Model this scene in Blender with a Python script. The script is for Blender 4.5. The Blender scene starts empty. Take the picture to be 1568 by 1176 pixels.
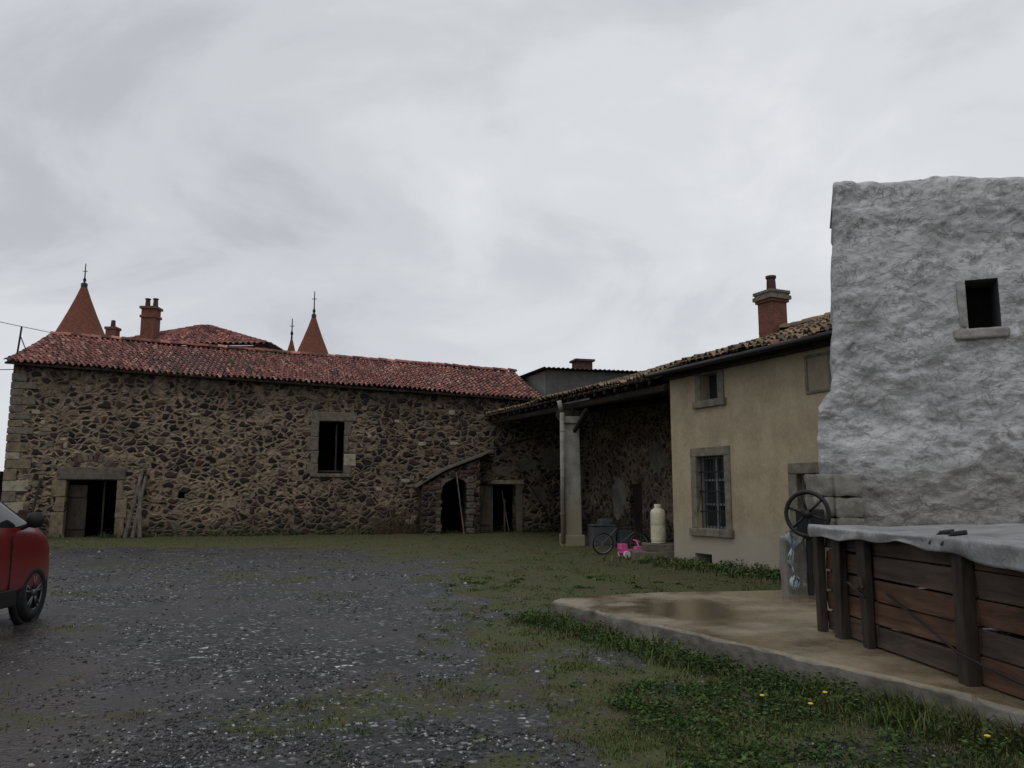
import bpy, math, random
import numpy as np
from mathutils import Vector, Matrix
from mathutils import noise as mn
random.seed(4); rng=np.random.default_rng(7)
D=bpy.data; scn=bpy.context.scene; COL=scn.collection
# ---------------------------------------------------------------- nodes
def newmat(name):
    m=D.materials.new(name); m.use_nodes=True
    return m,m.node_tree,m.node_tree.nodes['Principled BSDF']
def nd(nt,t,ins=None,**props):
    n=nt.nodes.new(t)
    for k,v in props.items(): setattr(n,k,v)
    for k,v in (ins or {}).items():
        s=n.inputs[k]
        if isinstance(v,bpy.types.NodeSocket): nt.links.new(v,s)
        else:
            if hasattr(s.default_value,'__len__') and hasattr(v,'__len__') and len(s.default_value)==4 and len(v)==3: v=(*v,1)
            s.default_value=v
    return n
def coords(nt): return nd(nt,'ShaderNodeTexCoord').outputs['Object']
def mapv(nt,v,scale=(1,1,1),loc=(0,0,0)): return nd(nt,'ShaderNodeMapping',{'Vector':v,'Scale':scale,'Location':loc}).outputs[0]
def noise(nt,v,s,d=4,r=.55,dist=0): return nd(nt,'ShaderNodeTexNoise',{'Vector':v,'Scale':s,'Detail':d,'Roughness':r,'Distortion':dist}).outputs['Fac']
def noisec(nt,v,s,d=3): return nd(nt,'ShaderNodeTexNoise',{'Vector':v,'Scale':s,'Detail':d}).outputs['Color']
def mix(nt,f,a,b,bt='MIX'): return nd(nt,'ShaderNodeMixRGB',{'Fac':f,'Color1':a,'Color2':b},blend_type=bt).outputs[0]
def math_(nt,op,a,b=0.0,c=None):
    n=nd(nt,'ShaderNodeMath',{0:a,1:b},operation=op)
    if c is not None: n.inputs[2].default_value=c
    return n.outputs[0]
def rmap(nt,v,a,b,c=0.,d=1.): return nd(nt,'ShaderNodeMapRange',{'Value':v,'From Min':a,'From Max':b,'To Min':c,'To Max':d}).outputs[0]
def ramp(nt,f,stops,interp='LINEAR'):
    n=nd(nt,'ShaderNodeValToRGB',{'Fac':f}); cr=n.color_ramp; cr.interpolation=interp
    while len(cr.elements)<len(stops): cr.elements.new(.5)
    for e,(p,c) in zip(cr.elements,stops):
        e.position=p; e.color=(*c,1) if len(c)==3 else c
    return n.outputs[0]
def bump(nt,b,h,strength=.5,dist=.02,prev=None):
    n=nd(nt,'ShaderNodeBump',{'Height':h,'Strength':strength,'Distance':dist})
    if prev is not None: nt.links.new(prev,n.inputs['Normal'])
    nt.links.new(n.outputs[0],b.inputs['Normal']); return n.outputs[0]
def setc(nt,b,c,rough=.9,spec=.25,metal=0):
    if isinstance(c,bpy.types.NodeSocket): nt.links.new(c,b.inputs['Base Color'])
    else: b.inputs['Base Color'].default_value=(*c,1)
    if isinstance(rough,bpy.types.NodeSocket): nt.links.new(rough,b.inputs['Roughness'])
    else: b.inputs['Roughness'].default_value=rough
    b.inputs['Specular IOR Level'].default_value=spec; b.inputs['Metallic'].default_value=metal

def m_simple(name,c,rough=.8,var=.35,scale=6,bstr=.3,spec=.25,metal=0,stretch=(1,1,1)):
    m,nt,b=newmat(name); v=mapv(nt,coords(nt),stretch)
    n=noise(nt,v,scale,6,.65)
    lo=tuple(x*(1-var) for x in c); hi=tuple(min(1,x*(1+var)) for x in c)
    setc(nt,b,ramp(nt,n,[(.3,lo),(.7,hi)]),rough,spec,metal)
    if bstr>0: bump(nt,b,noise(nt,v,scale*4,4),bstr,.01)
    return m
def m_stone(name,pal,mortar,sc=(3.0,3.0,4.6),edge=.095,dirt=.6,grad=True):
    m,nt,b=newmat(name); co=coords(nt)
    w=nd(nt,'ShaderNodeVectorMath',{0:noisec(nt,co,2.2,4),1:(.5,.5,.5)},operation='SUBTRACT').outputs[0]
    w=nd(nt,'ShaderNodeVectorMath',{0:w,'Scale':.42},operation='SCALE').outputs[0]
    cw=nd(nt,'ShaderNodeVectorMath',{0:co,1:w},operation='ADD').outputs[0]
    v=mapv(nt,cw,sc)
    vo=nd(nt,'ShaderNodeTexVoronoi',{'Vector':v,'Scale':1.0,'Randomness':1.0})
    ve=nd(nt,'ShaderNodeTexVoronoi',{'Vector':v,'Scale':1.0,'Randomness':1.0},feature='DISTANCE_TO_EDGE')
    sep=nd(nt,'ShaderNodeSeparateColor',{'Color':vo.outputs['Color']})
    n=len(pal); base=ramp(nt,sep.outputs[0],[(i/n,c) for i,c in enumerate(pal)],'CONSTANT')
    fine=noise(nt,co,22,5,.7)
    base=mix(nt,.75,base,ramp(nt,fine,[(.25,(.45,.45,.45)),(.75,(1.5,1.45,1.4))]),'MULTIPLY')
    big=noise(nt,co,.45,4,.6)
    th=math_(nt,'ADD',rmap(nt,big,.35,.65,edge*.4,edge*1.6),rmap(nt,noise(nt,co,9,4,.7),.3,.7,-.06,.07))
    xx=nd(nt,'ShaderNodeSeparateXYZ',{0:co}).outputs[0]
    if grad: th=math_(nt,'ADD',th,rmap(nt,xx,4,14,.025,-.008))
    e=math_(nt,'SUBTRACT',ve.outputs['Distance'],th)
    mask=rmap(nt,e,-.012,.03)
    mort=mix(nt,.8,mortar,ramp(nt,noise(nt,co,5,6,.75),[(.3,(.25,.24,.24)),(.5,(.85,.82,.8)),(.7,(1.45,1.4,1.3))]),'MULTIPLY')
    c=mix(nt,mask,mort,base)
    d=noise(nt,mapv(nt,co,(.5,.5,.9)),.9,6,.7)
    c=mix(nt,dirt,c,ramp(nt,d,[(.34,(.42,.38,.38)),(.5,(.9,.85,.84)),(.66,(1.5,1.42,1.3))]),'MULTIPLY')
    z=nd(nt,'ShaderNodeSeparateXYZ',{0:co}).outputs[2]
    if grad:
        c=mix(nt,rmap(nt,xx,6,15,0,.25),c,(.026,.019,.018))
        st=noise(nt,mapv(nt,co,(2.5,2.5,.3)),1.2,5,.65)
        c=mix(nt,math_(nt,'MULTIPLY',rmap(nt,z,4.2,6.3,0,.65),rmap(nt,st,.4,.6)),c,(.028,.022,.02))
    zf=rmap(nt,math_(nt,'ADD',z,math_(nt,'MULTIPLY',noise(nt,co,1.5,3),-.9)),-.4,.6,.6,0)
    c=mix(nt,zf,c,(.03,.032,.02))
    setc(nt,b,c,.92,.2)
    hgt=math_(nt,'ADD',rmap(nt,ve.outputs['Distance'],0,.3),math_(nt,'MULTIPLY',fine,.35))
    bump(nt,b,hgt,1.0,.08); return m
def m_plaster(name,c,stain,patch,bs=.6,scale=1.0,lump=0,foot=None,streak=.6):
    m,nt,b=newmat(name); co=coords(nt)
    a=noise(nt,co,1.1*scale,7,.68); f=noise(nt,co,14*scale,6,.7)
    col=mix(nt,ramp(nt,a,[(.38,(0,0,0)),(.58,(1,1,1))]),stain,c)
    st=noise(nt,mapv(nt,co,(3.2,3.2,.35)),1.2*scale,5,.6)
    col=mix(nt,rmap(nt,st,.50,.75,0,streak),col,stain)
    pm=rmap(nt,noise(nt,co,2.3*scale,7,.72,.4),.60,.65)
    col=mix(nt,pm,col,patch)
    col=mix(nt,.5,col,ramp(nt,f,[(.25,(.6,.6,.6)),(.7,(1.2,1.2,1.2))]),'MULTIPLY')
    z=nd(nt,'ShaderNodeSeparateXYZ',{0:co}).outputs[2]
    if foot:
        fz=math_(nt,'ADD',z,math_(nt,'MULTIPLY',noise(nt,co,1.7,5,.65),-foot[1]))
        col=mix(nt,rmap(nt,fz,foot[0]-foot[1]*.5-.35,foot[0]-foot[1]*.5+.35,.85,0),col,foot[2])
    setc(nt,b,col,.93,.15)
    p=bump(nt,b,f,bs*.5,.012)
    if lump:
        vv=nd(nt,'ShaderNodeVectorMath',{0:co,1:noisec(nt,co,3,3)},operation='ADD').outputs[0]
        vo=nd(nt,'ShaderNodeTexVoronoi',{'Vector':mapv(nt,vv,(2.6,2.6,5.5)),'Scale':1.},feature='SMOOTH_F1').outputs['Distance']
        low=rmap(nt,z,2.2,4.4,1,.45)
        h=math_(nt,'ADD',math_(nt,'MULTIPLY',vo,-.8),math_(nt,'MULTIPLY',noise(nt,mapv(nt,co,(1,1,1.7)),3.2,8,.68,.6),1.4))
        h=math_(nt,'MULTIPLY',h,low)
        cr=nd(nt,'ShaderNodeTexVoronoi',{'Vector':mapv(nt,vv,(1.3,1.3,3.4)),'Scale':1.},feature='DISTANCE_TO_EDGE').outputs['Distance']
        crm=math_(nt,'MULTIPLY',rmap(nt,cr,0,.022,1,0),rmap(nt,noise(nt,co,1.9,3),.50,.58))
        h=math_(nt,'SUBTRACT',h,math_(nt,'MULTIPLY',crm,.2))
        fl=rmap(nt,noise(nt,mapv(nt,co,(1,1,1.5)),2.7,8,.72,.8),.52,.54)
        h=math_(nt,'SUBTRACT',h,math_(nt,'MULTIPLY',fl,.16))
        p=bump(nt,b,h,lump,.10,p)
        col=mix(nt,math_(nt,'MULTIPLY',fl,.30),col,patch)
        col2=mix(nt,math_(nt,'MULTIPLY',crm,.4),col,(.13,.13,.13));nt.links.new(col2,b.inputs['Base Color'])
    return m
def m_tile(name,tint=(1,1,1),moss=.3):
    m,nt,b=newmat(name); co=coords(nt)
    at=nd(nt,'ShaderNodeAttribute',attribute_name='Col').outputs['Color']
    c=mix(nt,1,at,tint,'MULTIPLY')
    c=mix(nt,.7,c,ramp(nt,noise(nt,co,9,6,.7),[(.3,(.4,.4,.4)),(.7,(1.35,1.3,1.3))]),'MULTIPLY')
    mm=rmap(nt,noise(nt,co,.8,7,.75),.5,.68,0,moss)
    c=mix(nt,mm,c,(.06,.055,.035))
    setc(nt,b,c,.75,.3); bump(nt,b,noise(nt,co,30,4),.3,.01); return m
def m_wood(name,c,ax=(1,.12,1),scale=9):
    m,nt,b=newmat(name); v=mapv(nt,coords(nt),ax)
    g=noise(nt,v,scale,8,.7,.5)
    col=ramp(nt,g,[(.3,tuple(x*.35 for x in c)),(.5,c),(.72,tuple(x*1.7 for x in c))])
    at=noise(nt,coords(nt),1.7,3); col=mix(nt,.6,col,ramp(nt,at,[(.35,(.5,.5,.5)),(.65,(1.25,1.2,1.15))]),'MULTIPLY')
    setc(nt,b,col,.75,.25); bump(nt,b,g,.6,.012); return m
def m_brick(name,c1,c2,mortar,s=1.0):
    m,nt,b=newmat(name); sp=nd(nt,'ShaderNodeSeparateXYZ',{0:coords(nt)})
    v=nd(nt,'ShaderNodeCombineXYZ',{0:math_(nt,'ADD',sp.outputs[0],sp.outputs[1]),1:sp.outputs[2]}).outputs[0]
    br=nd(nt,'ShaderNodeTexBrick',{'Vector':v,'Color1':c1,'Color2':c2,'Mortar':mortar,'Scale':s,'Mortar Size':.012,'Brick Width':.24,'Row Height':.075})
    c=mix(nt,.6,br.outputs['Color'],ramp(nt,noise(nt,coords(nt),5,6,.7),[(.3,(.4,.4,.4)),(.7,(1.3,1.3,1.3))]),'MULTIPLY')
    setc(nt,b,c,.85,.2); bump(nt,b,br.outputs['Fac'],-.5,.01); return m

PAL=[(.030,.023,.022),(.052,.038,.034),(.016,.014,.016),(.080,.050,.040),(.040,.032,.030),(.020,.017,.018),(.072,.043,.034),(.15,.12,.088),(.032,.026,.025),(.018,.016,.017),(.050,.042,.040),(.20,.165,.125),(.026,.021,.021),(.090,.075,.060)]
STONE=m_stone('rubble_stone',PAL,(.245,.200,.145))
STONE_D=m_stone('rubble_stone_dark',PAL[:7],(.13,.105,.08),edge=.06,grad=False)
STONE_I=m_stone('hangar_stone_brightened',[(.06,.045,.04),(.10,.075,.06),(.035,.03,.028),(.14,.11,.085),(.07,.055,.05)],(.26,.22,.17),edge=.12,dirt=.8,grad=False)  # lit copy of the rubble: colours raised to brighten the shaded hangar interior
SAND=m_simple('sandstone',(.15,.122,.08),.9,.5,4,.5)
SAND_P=m_simple('pale_stone',(.26,.23,.175),.9,.4,5,.4)
FRAME=m_simple('basalt_frame',(.12,.104,.083),.9,.45,6,.5)
FRAMEH=m_simple('window_stone',(.15,.135,.105),.9,.4,6,.5)
LINT=m_simple('grey_lintel',(.10,.085,.068),.9,.45,6,.5)
OCHRE=m_plaster('ochre_render',(.37,.315,.215),(.28,.23,.155),(.33,.285,.20),.4,foot=(.7,.9,(.31,.285,.235)),streak=.8)
WHITE=m_plaster('whitewashed_render',(.52,.522,.528),(.35,.352,.355),(.29,.285,.275),.9,1.0,.75,foot=(1.9,1.1,(.27,.265,.25)),streak=.75)
DARKPL=m_plaster('old_dark_render',(.13,.11,.09),(.07,.058,.048),(.19,.17,.145),.5,streak=.2)
GREYR=m_plaster('grey_render',(.11,.11,.105),(.07,.07,.07),(.09,.09,.09),.3)
YEL=m_plaster('yellow_render',(.32,.25,.15),(.25,.2,.13),(.25,.2,.13),.2)
CONC=m_plaster('post_concrete',(.28,.27,.245),(.16,.155,.13),(.2,.19,.16),.4,2,foot=(1.4,.8,(.20,.175,.12)))
TILE=m_tile('clay_tile_red',(1.0,.98,.98),.6)
TILE_O=m_tile('clay_tile_mossy',(.9,.95,.82),.75)
SPIRE=m_brick('flat_tile_spire',(.22,.075,.045),(.155,.055,.036),(.08,.035,.025),1.3)
BRICK=m_brick('red_brick',(.20,.062,.038),(.145,.046,.03),(.12,.09,.07))
BRICKD=m_brick('dark_brick',(.10,.040,.03),(.07,.032,.025),(.06,.05,.04))
WOODD=m_wood('dark_timber',(.034,.026,.020),(1,1,.15))
WOODG=m_wood('grey_wood',(.12,.10,.083),(1,1,.12))
METD=m_simple('dark_iron',(.018,.018,.019),.5,.3,20,.1,.5,.6)
BIKEM=m_simple('bike_paint',(.05,.055,.065),.4,.3,20,.1,.5,.4)
ZINC=m_simple('zinc',(.25,.26,.27),.5,.25,8,.1,.5,.4)
BLACK=m_simple('black_rubber',(.012,.012,.013),.6,.2,20,.1,.3)
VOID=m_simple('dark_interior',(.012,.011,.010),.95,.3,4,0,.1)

# ---------------------------------------------------------------- mesh helpers
def empty(name,loc=(0,0,0),rz=0):
    e=D.objects.new(name,None); e.location=loc; e.rotation_euler=(0,0,rz); e.empty_display_size=.3; COL.objects.link(e); return e
def mesh(name,vs,fs,mat=None,parent=None,smooth=False,mats=None,mi=None):
    me=D.meshes.new(name); me.from_pydata([tuple(v) for v in vs],[],fs); me.update()
    for m in (mats or ([mat] if mat else [])): me.materials.append(m)
    if mi is not None: me.polygons.foreach_set('material_index',mi)
    if smooth: me.polygons.foreach_set('use_smooth',[True]*len(me.polygons))
    o=D.objects.new(name,me); COL.objects.link(o)
    if parent: o.parent=parent
    return o
def boxv(x0,x1,y0,y1,z0,z1):
    return [(x0,y0,z0),(x1,y0,z0),(x1,y1,z0),(x0,y1,z0),(x0,y0,z1),(x1,y0,z1),(x1,y1,z1),(x0,y1,z1)]
BF=[(0,3,2,1),(4,5,6,7),(0,1,5,4),(1,2,6,5),(2,3,7,6),(3,0,4,7)]
def box(name,x0,x1,y0,y1,z0,z1,mat,parent=None,bev=.015,jit=0):
    vs=boxv(x0,x1,y0,y1,z0,z1)
    if jit: vs=[tuple(c+random.uniform(-jit,jit) for c in v) for v in vs]
    o=mesh(name,vs,BF,mat,parent)
    if bev>0:
        m=o.modifiers.new('b','BEVEL'); m.width=bev; m.segments=2
    return o
class Geo:
    def __init__(s): s.v=[];s.f=[];s.m=[]
    def add(s,v,f,mi=0):
        b=len(s.v); s.v+= [tuple(q) for q in v]; s.f+=[tuple(i+b for i in q) for q in f]; s.m+=[mi]*len(f)
    def box(s,x0,x1,y0,y1,z0,z1,mi=0,M=None,jit=0):
        v=boxv(x0,x1,y0,y1,z0,z1)
        if jit: v=[tuple(c+random.uniform(-jit,jit) for c in q) for q in v]
        if M: v=[M@Vector(q) for q in v]
        s.add(v,BF,mi)
    def rock(s,x0,x1,y0,y1,z0,z1,n=10,amp=.04,fr=3,mi=0,k=7):
        c=Vector(((x0+x1)/2,(y0+y1)/2,(z0+z1)/2));h=Vector(((x1-x0)/2,(y1-y0)/2,(z1-z0)/2))
        for ax in range(3):
            for sg in(-1,1):
                v=[];f=[]
                for i in range(n+1):
                    for j in range(n+1):
                        p=[0,0,0];p[ax]=sg;p[(ax+1)%3]=(-1+2*i/n);p[(ax+2)%3]=(-1+2*j/n)
                        q=Vector(p);l=(abs(q.x)**k+abs(q.y)**k+abs(q.z)**k)**(1/k);q=q/l
                        w=c+Vector((q.x*h.x,q.y*h.y,q.z*h.z)); d=amp*mn.noise(w*fr)+amp*.5*mn.noise(w*fr*3)
                        v.append(w+q.normalized()*d)
                for i in range(n):
                    for j in range(n):
                        a=i*(n+1)+j;t=(a,a+n+1,a+n+2,a+1); f.append(t if sg>0 else t[::-1])
                s.add(v,f,mi)
    def tube(s,p0,p1,r,seg=8,mi=0,r1=None):
        p0=Vector(p0);p1=Vector(p1);d=(p1-p0).normalized(); a=d.orthogonal().normalized(); b=d.cross(a); r1=r if r1 is None else r1
        v=[];f=[]
        for p,rr in((p0,r),(p1,r1)):
            for i in range(seg):
                t=2*math.pi*i/seg; v.append(p+a*math.cos(t)*rr+b*math.sin(t)*rr)
        for i in range(seg): f.append((i,(i+1)%seg,seg+(i+1)%seg,seg+i))
        f.append(tuple(range(seg))[::-1]); f.append(tuple(range(seg,2*seg)))
        s.add(v,f,mi)
    def torus(s,c,axis,R,r,S=28,s2=8,mi=0):
        c=Vector(c);ax=Vector(axis).normalized();a=ax.orthogonal().normalized();b=ax.cross(a);v=[];f=[]
        for i in range(S):
            t=2*math.pi*i/S; d=a*math.cos(t)+b*math.sin(t)
            for j in range(s2):
                q=2*math.pi*j/s2; v.append(c+d*(R+r*math.cos(q))+ax*r*math.sin(q))
        for i in range(S):
            for j in range(s2):
                f.append((i*s2+j,((i+1)%S)*s2+j,((i+1)%S)*s2+(j+1)%s2,i*s2+(j+1)%s2))
        s.add(v,f,mi)
    def lathe(s,c,prof,seg=24,mi=0):
        v=[];f=[]
        for r,z in prof:
            for i in range(seg):
                t=2*math.pi*i/seg; v.append((c[0]+r*math.cos(t),c[1]+r*math.sin(t),c[2]+z))
        for k in range(len(prof)-1):
            for i in range(seg): f.append((k*seg+i,k*seg+(i+1)%seg,(k+1)*seg+(i+1)%seg,(k+1)*seg+i))
        s.add(v,f,mi)
    def obj(s,name,mats,parent=None,smooth=False,bev=0):
        o=mesh(name,s.v,s.f,None,parent,smooth,mats,s.m)
        if bev:
            m=o.modifiers.new('b','BEVEL'); m.width=bev; m.segments=2; m.limit_method='ANGLE'
        return o
def wall(name,x0,x1,top,thick,holes,mat,parent,z0=-.3,step=1.5,y=0):
    tp=lambda s: float(np.interp(s,[p[0] for p in top],[p[1] for p in top]))
    xs={x0,x1}|{h[0] for h in holes}|{h[1] for h in holes}|{p[0] for p in top if x0<p[0]<x1}
    k=x0
    while k<x1: xs.add(k); k+=step
    xs=sorted(xs); zs=sorted({z0}|{h[2] for h in holes}|{h[3] for h in holes}); zs=[z for z in zs if z>=z0]
    g=Geo()
    for i in range(len(xs)-1):
        a,b=xs[i],xs[i+1]
        if b-a<1e-5: continue
        for j in range(len(zs)):
            c=zs[j]; last=j==len(zs)-1
            if not last:
                d0=d1=zs[j+1]; 
                if any(h[0]-1e-6<=a and b<=h[1]+1e-6 and h[2]-1e-6<=c and d0<=h[3]+1e-6 for h in holes): continue
            else: d0,d1=tp(a),tp(b)
            g.add([(a,y,c),(b,y,c),(b,y,d1),(a,y,d0)],[(0,1,2,3)])
            g.add([(a,y+thick,c),(b,y+thick,c),(b,y+thick,d1),(a,y+thick,d0)],[(3,2,1,0)])
            if last: g.add([(a,y,d0),(b,y,d1),(b,y+thick,d1),(a,y+thick,d0)],[(0,1,2,3)])
    for s in (x0,x1): g.add([(s,y,z0),(s,y+thick,z0),(s,y+thick,tp(s)),(s,y,tp(s))],[(0,1,2,3) if s==x1 else (3,2,1,0)])
    for (a,b,c,d) in holes:
        t=y+thick
        g.add([(a,y,c),(a,t,c),(a,t,d),(a,y,d)],[(0,1,2,3)]); g.add([(b,y,c),(b,t,c),(b,t,d),(b,y,d)],[(3,2,1,0)])
        g.add([(a,y,d),(b,y,d),(b,t,d),(a,t,d)],[(0,1,2,3)]); g.add([(a,y,c),(b,y,c),(b,t,c),(a,t,c)],[(0,1,2,3)])
    return g.obj(name,[mat],parent)
TC=[(.27,.09,.07),(.22,.075,.06),(.34,.145,.115),(.15,.055,.046),(.29,.11,.085),(.42,.22,.18),(.09,.045,.038),(.24,.095,.08),(.31,.13,.11)]
TCO=[(.20,.13,.08),(.15,.105,.07),(.26,.16,.10),(.11,.085,.06),(.20,.105,.07),(.30,.20,.14)]
def tiles(name,e0,e1,r0,r1,mat,parent,pal=TC,w=.21,cl=.36,sag=.04):
    e0,e1,r0,r1=map(Vector,(e0,e1,r0,r1)); L=(e1-e0).length; W=((r0-e0).length+(r1-e1).length)/2
    nc=max(2,int(L/w)); nr=max(2,int(W/cl)); nrm=(e1-e0).cross(r0-e0).normalized()
    if nrm.z<0: nrm=-nrm
    P=8; V=[];F=[];C=[]; sd=random.random()*9
    def pt(u,v): return (e0*(1-u)+e1*u)*(1-v)+(r0*(1-u)+r1*u)*v
    for c in range(nc):
        cj=random.uniform(-.014,.014)
        for r in range(nr):
            col=random.choice(pal); k=random.uniform(.75,1.2); col=tuple(x*k for x in col)
            lift=random.uniform(-.008,.016); sk=random.uniform(-.018,.018); slip=random.uniform(-.035,.035) if random.random()>.04 else -.12
            b=len(V)
            for q,(vv,dz) in enumerate((((r+slip/cl)/nr,.04+lift),((r+1.08)/nr,-.002+lift))):
                for i in range(P+1):
                    a=i/P; u=(c+a*1.0)/nc+(cj+sk*(1-q))/L
                    if a<.62: h=.06*math.sin(math.pi*a/.62)**.8
                    else: h=-.022*math.sin(math.pi*(a-.62)/.38)
                    if a>=.62 and q==0: hh=dz*.4
                    else: hh=dz
                    uu=min(max(u,0),1); vq=min(vv,1.0)
                    s=sag*(math.sin(uu*9+sd)+.6*math.sin(uu*23+sd*2)*(1-vq)) - sag*1.4*math.sin(math.pi*vq)
                    p=pt(u,vq)+nrm*(h+hh+s); V.append(p); C.append((*col,1))
            for i in range(P): F.append((b+i,b+i+1,b+P+2+i,b+P+1+i))
            b2=len(V)
            for i in range(P+1):
                V.append(V[b+i]); C.append((.03,.018,.015,1))
            for i in range(P+1):
                V.append(V[b+i]-nrm*.05); C.append((.02,.012,.01,1))
            for i in range(P): F.append((b2+i,b2+P+1+i,b2+P+2+i,b2+i+1))
    o=mesh(name,V,F,mat,parent,True)
    ca=o.data.color_attributes.new('Col','FLOAT_COLOR','POINT'); ca.data.foreach_set('color',np.array(C,dtype=np.float32).ravel())
    d=[e0-nrm*.07,e1-nrm*.07,r1-nrm*.07,r0-nrm*.07]; d2=[p-nrm*.06 for p in d]
    mesh(name+'_deck',d+d2,[(0,1,2,3),(7,6,5,4),(0,4,5,1),(1,5,6,2),(2,6,7,3),(3,7,4,0)],WOODD,parent)
    return o
def ridge_caps(name,r0,r1,mat,parent,r=.13,pal=TC):
    r0,r1=Vector(r0),Vector(r1); n=int((r1-r0).length/.4); d=(r1-r0).normalized(); s=d.cross(Vector((0,0,1))).normalized(); V=[];F=[];C=[]
    for k in range(n):
        col=random.choice(pal)
        b=len(V)
        for q in(0,1):
            p=r0+(r1-r0)*((k+q*1.06)/n)+Vector((0,0,random.uniform(-.015,.025)-.03*q+.02))
            for i in range(9):
                t=math.pi*i/8; V.append(p+s*math.cos(t)*r*1.1+Vector((0,0,math.sin(t)*r))); C.append((*col,1))
        for i in range(8): F.append((b+i,b+i+1,b+10+i,b+9+i))
    o=mesh(name,V,F,mat,parent,True); ca=o.data.color_attributes.new('Col','FLOAT_COLOR','POINT'); ca.data.foreach_set('color',np.array(C,dtype=np.float32).ravel())

# ---------------------------------------------------------------- BARN
AB=math.atan2(4.9,18.02)
barn=empty('stone_barn',(-18.7,29.6,0),AB)
def bt(s): return 6.48-.0375*s
holes=[(2.08,3.82,-.3,2.14),(11.22,12.24,2.44,4.57),(6.0,6.24,1.45,1.68),(16.13,17.31,-.3,2.4),(17.85,19.55,-.3,2.02)]
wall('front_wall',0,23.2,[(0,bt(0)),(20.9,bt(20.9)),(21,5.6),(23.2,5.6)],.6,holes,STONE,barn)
wall('back_wall',0,20.9,[(0,6.3),(20.9,5.5)],.4,[],STONE,barn,y=9.8)
for nm,s in(('gable_left',0.003),('gable_right',20.6)):
    k=bt(s); mesh(nm,[(s,.6,-.3),(s,9.8,-.3),(s,9.8,k-.1),(s,5,k+1.85),(s,.6,k+.1),(s+.3,.6,-.3),(s+.3,9.8,-.3),(s+.3,9.8,k-.1),(s+.3,5,k+1.85),(s+.3,.6,k+.1)],
      [(4,3,2,1,0),(5,6,7,8,9),(0,1,6,5),(1,2,7,6),(2,3,8,7),(3,4,9,8),(4,0,5,9)],STONE,barn)
rz=lambda s:8.52-.0386*s
tiles('roof_tiles_front',(-.2,-.38,6.52),(20.9,-.38,6.52-.0375*21),(-.2,5,rz(0)),(20.95,5,rz(20.9)),TILE,barn)
tiles('roof_tiles_back',(-.2,10.3,6.4),(20.9,10.3,5.6),(-.2,5.02,rz(0)),(20.95,5.02,rz(20.9)),TILE,barn,w=.42,cl=.7)
ridge_caps('ridge_tiles',(-.2,5,rz(0)+.03),(20.95,5,rz(20.95)+.03),TILE,barn)
g=Geo()
for i in range(40):
    s=.1+i*.53; g.box(s,s+.09,-.33,0,bt(s)-.09,bt(s)+.03)
g.obj('rafter_ends',[WOODD],barn)
g=Geo(); P=-.035
g.box(1.62,2.08,P,.25,-.3,.95,0,jit=.02);g.box(1.75,2.08,P,.25,.96,1.5,0,jit=.02);g.box(1.6,2.08,P,.25,1.51,2.13,0,jit=.02)
g.box(3.82,4.15,P,.25,-.3,.7,0,jit=.02);g.box(3.82,4.22,P,.25,.71,1.4,0,jit=.02);g.box(3.82,4.05,P,.25,1.41,2.13,0,jit=.02)
g.obj('door_jambs',[SAND],barn,bev=.03)
g=Geo();g.box(1.75,4.1,-.05,.4,2.145,2.6,0,jit=.02);g.obj('door_lintel',[LINT],barn,bev=.03)
g=Geo()
for i in range(11):
    t=math.radians(35+11*i); cx,cz=2.85,2.2; r=.95
    M=Matrix.Translation((cx+math.cos(t)*r,0,cz+math.sin(t)*r*.85))@Matrix.Rotation(math.pi/2-t,4,'Y')
    g.box(-.07,.07,-.03,.1,-.15,.15,(0,1,2,1)[i%4],M)
g.obj('relieving_arch',[BRICKD,LINT,SAND],barn,bev=.01)
g=Geo();g.box(2.1,2.75,.3,.36,0,1.95,0);g.box(2.12,2.73,.26,.3,.3,.42,0);g.box(2.12,2.73,.26,.3,1.5,1.62,0);g.box(3.3,3.36,.3,.36,0,2.1,0);g.obj('half_open_door',[WOODD],barn,bev=.005)
g=Geo()
for (a,b,c,d) in[(10.82,12.72,4.575,4.94),(10.9,11.22,3.95,4.57),(10.76,11.22,3.35,3.94),(10.92,11.22,2.85,3.34),(10.78,11.22,2.44,2.84),(12.24,12.5,4.0,4.57),(12.24,12.4,3.3,3.99)]: g.box(a,b,-.03,.3,c,d,0,jit=.025)
g.box(12.24,12.72,-.04,.3,2.75,3.25,1,jit=.02);g.box(12.24,12.55,-.03,.3,2.44,2.74,0,jit=.01);g.box(10.9,12.5,-.07,.3,2.29,2.435,0,jit=.01)
g.obj('window_surround',[FRAME,SAND_P],barn,bev=.03)
g=Geo();g.box(11.22,12.24,.34,.42,2.5,2.58);g.box(11.9,11.97,.34,.42,2.58,4.5);g.obj('broken_window_frame',[WOODD],barn)
g=Geo(); z=0
i=0
while z<6.1:
    h=random.uniform(.25,.42); w=.75 if i%2 else .42; w+=random.uniform(-.08,.1)
    g.box(-.03,w,-.03,.5,z+.012,min(z+h,6.4)-.012,(0,2,0,1,2)[random.randrange(5)] if z<4.6 else 2,jit=.012); z+=h;i+=1
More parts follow.
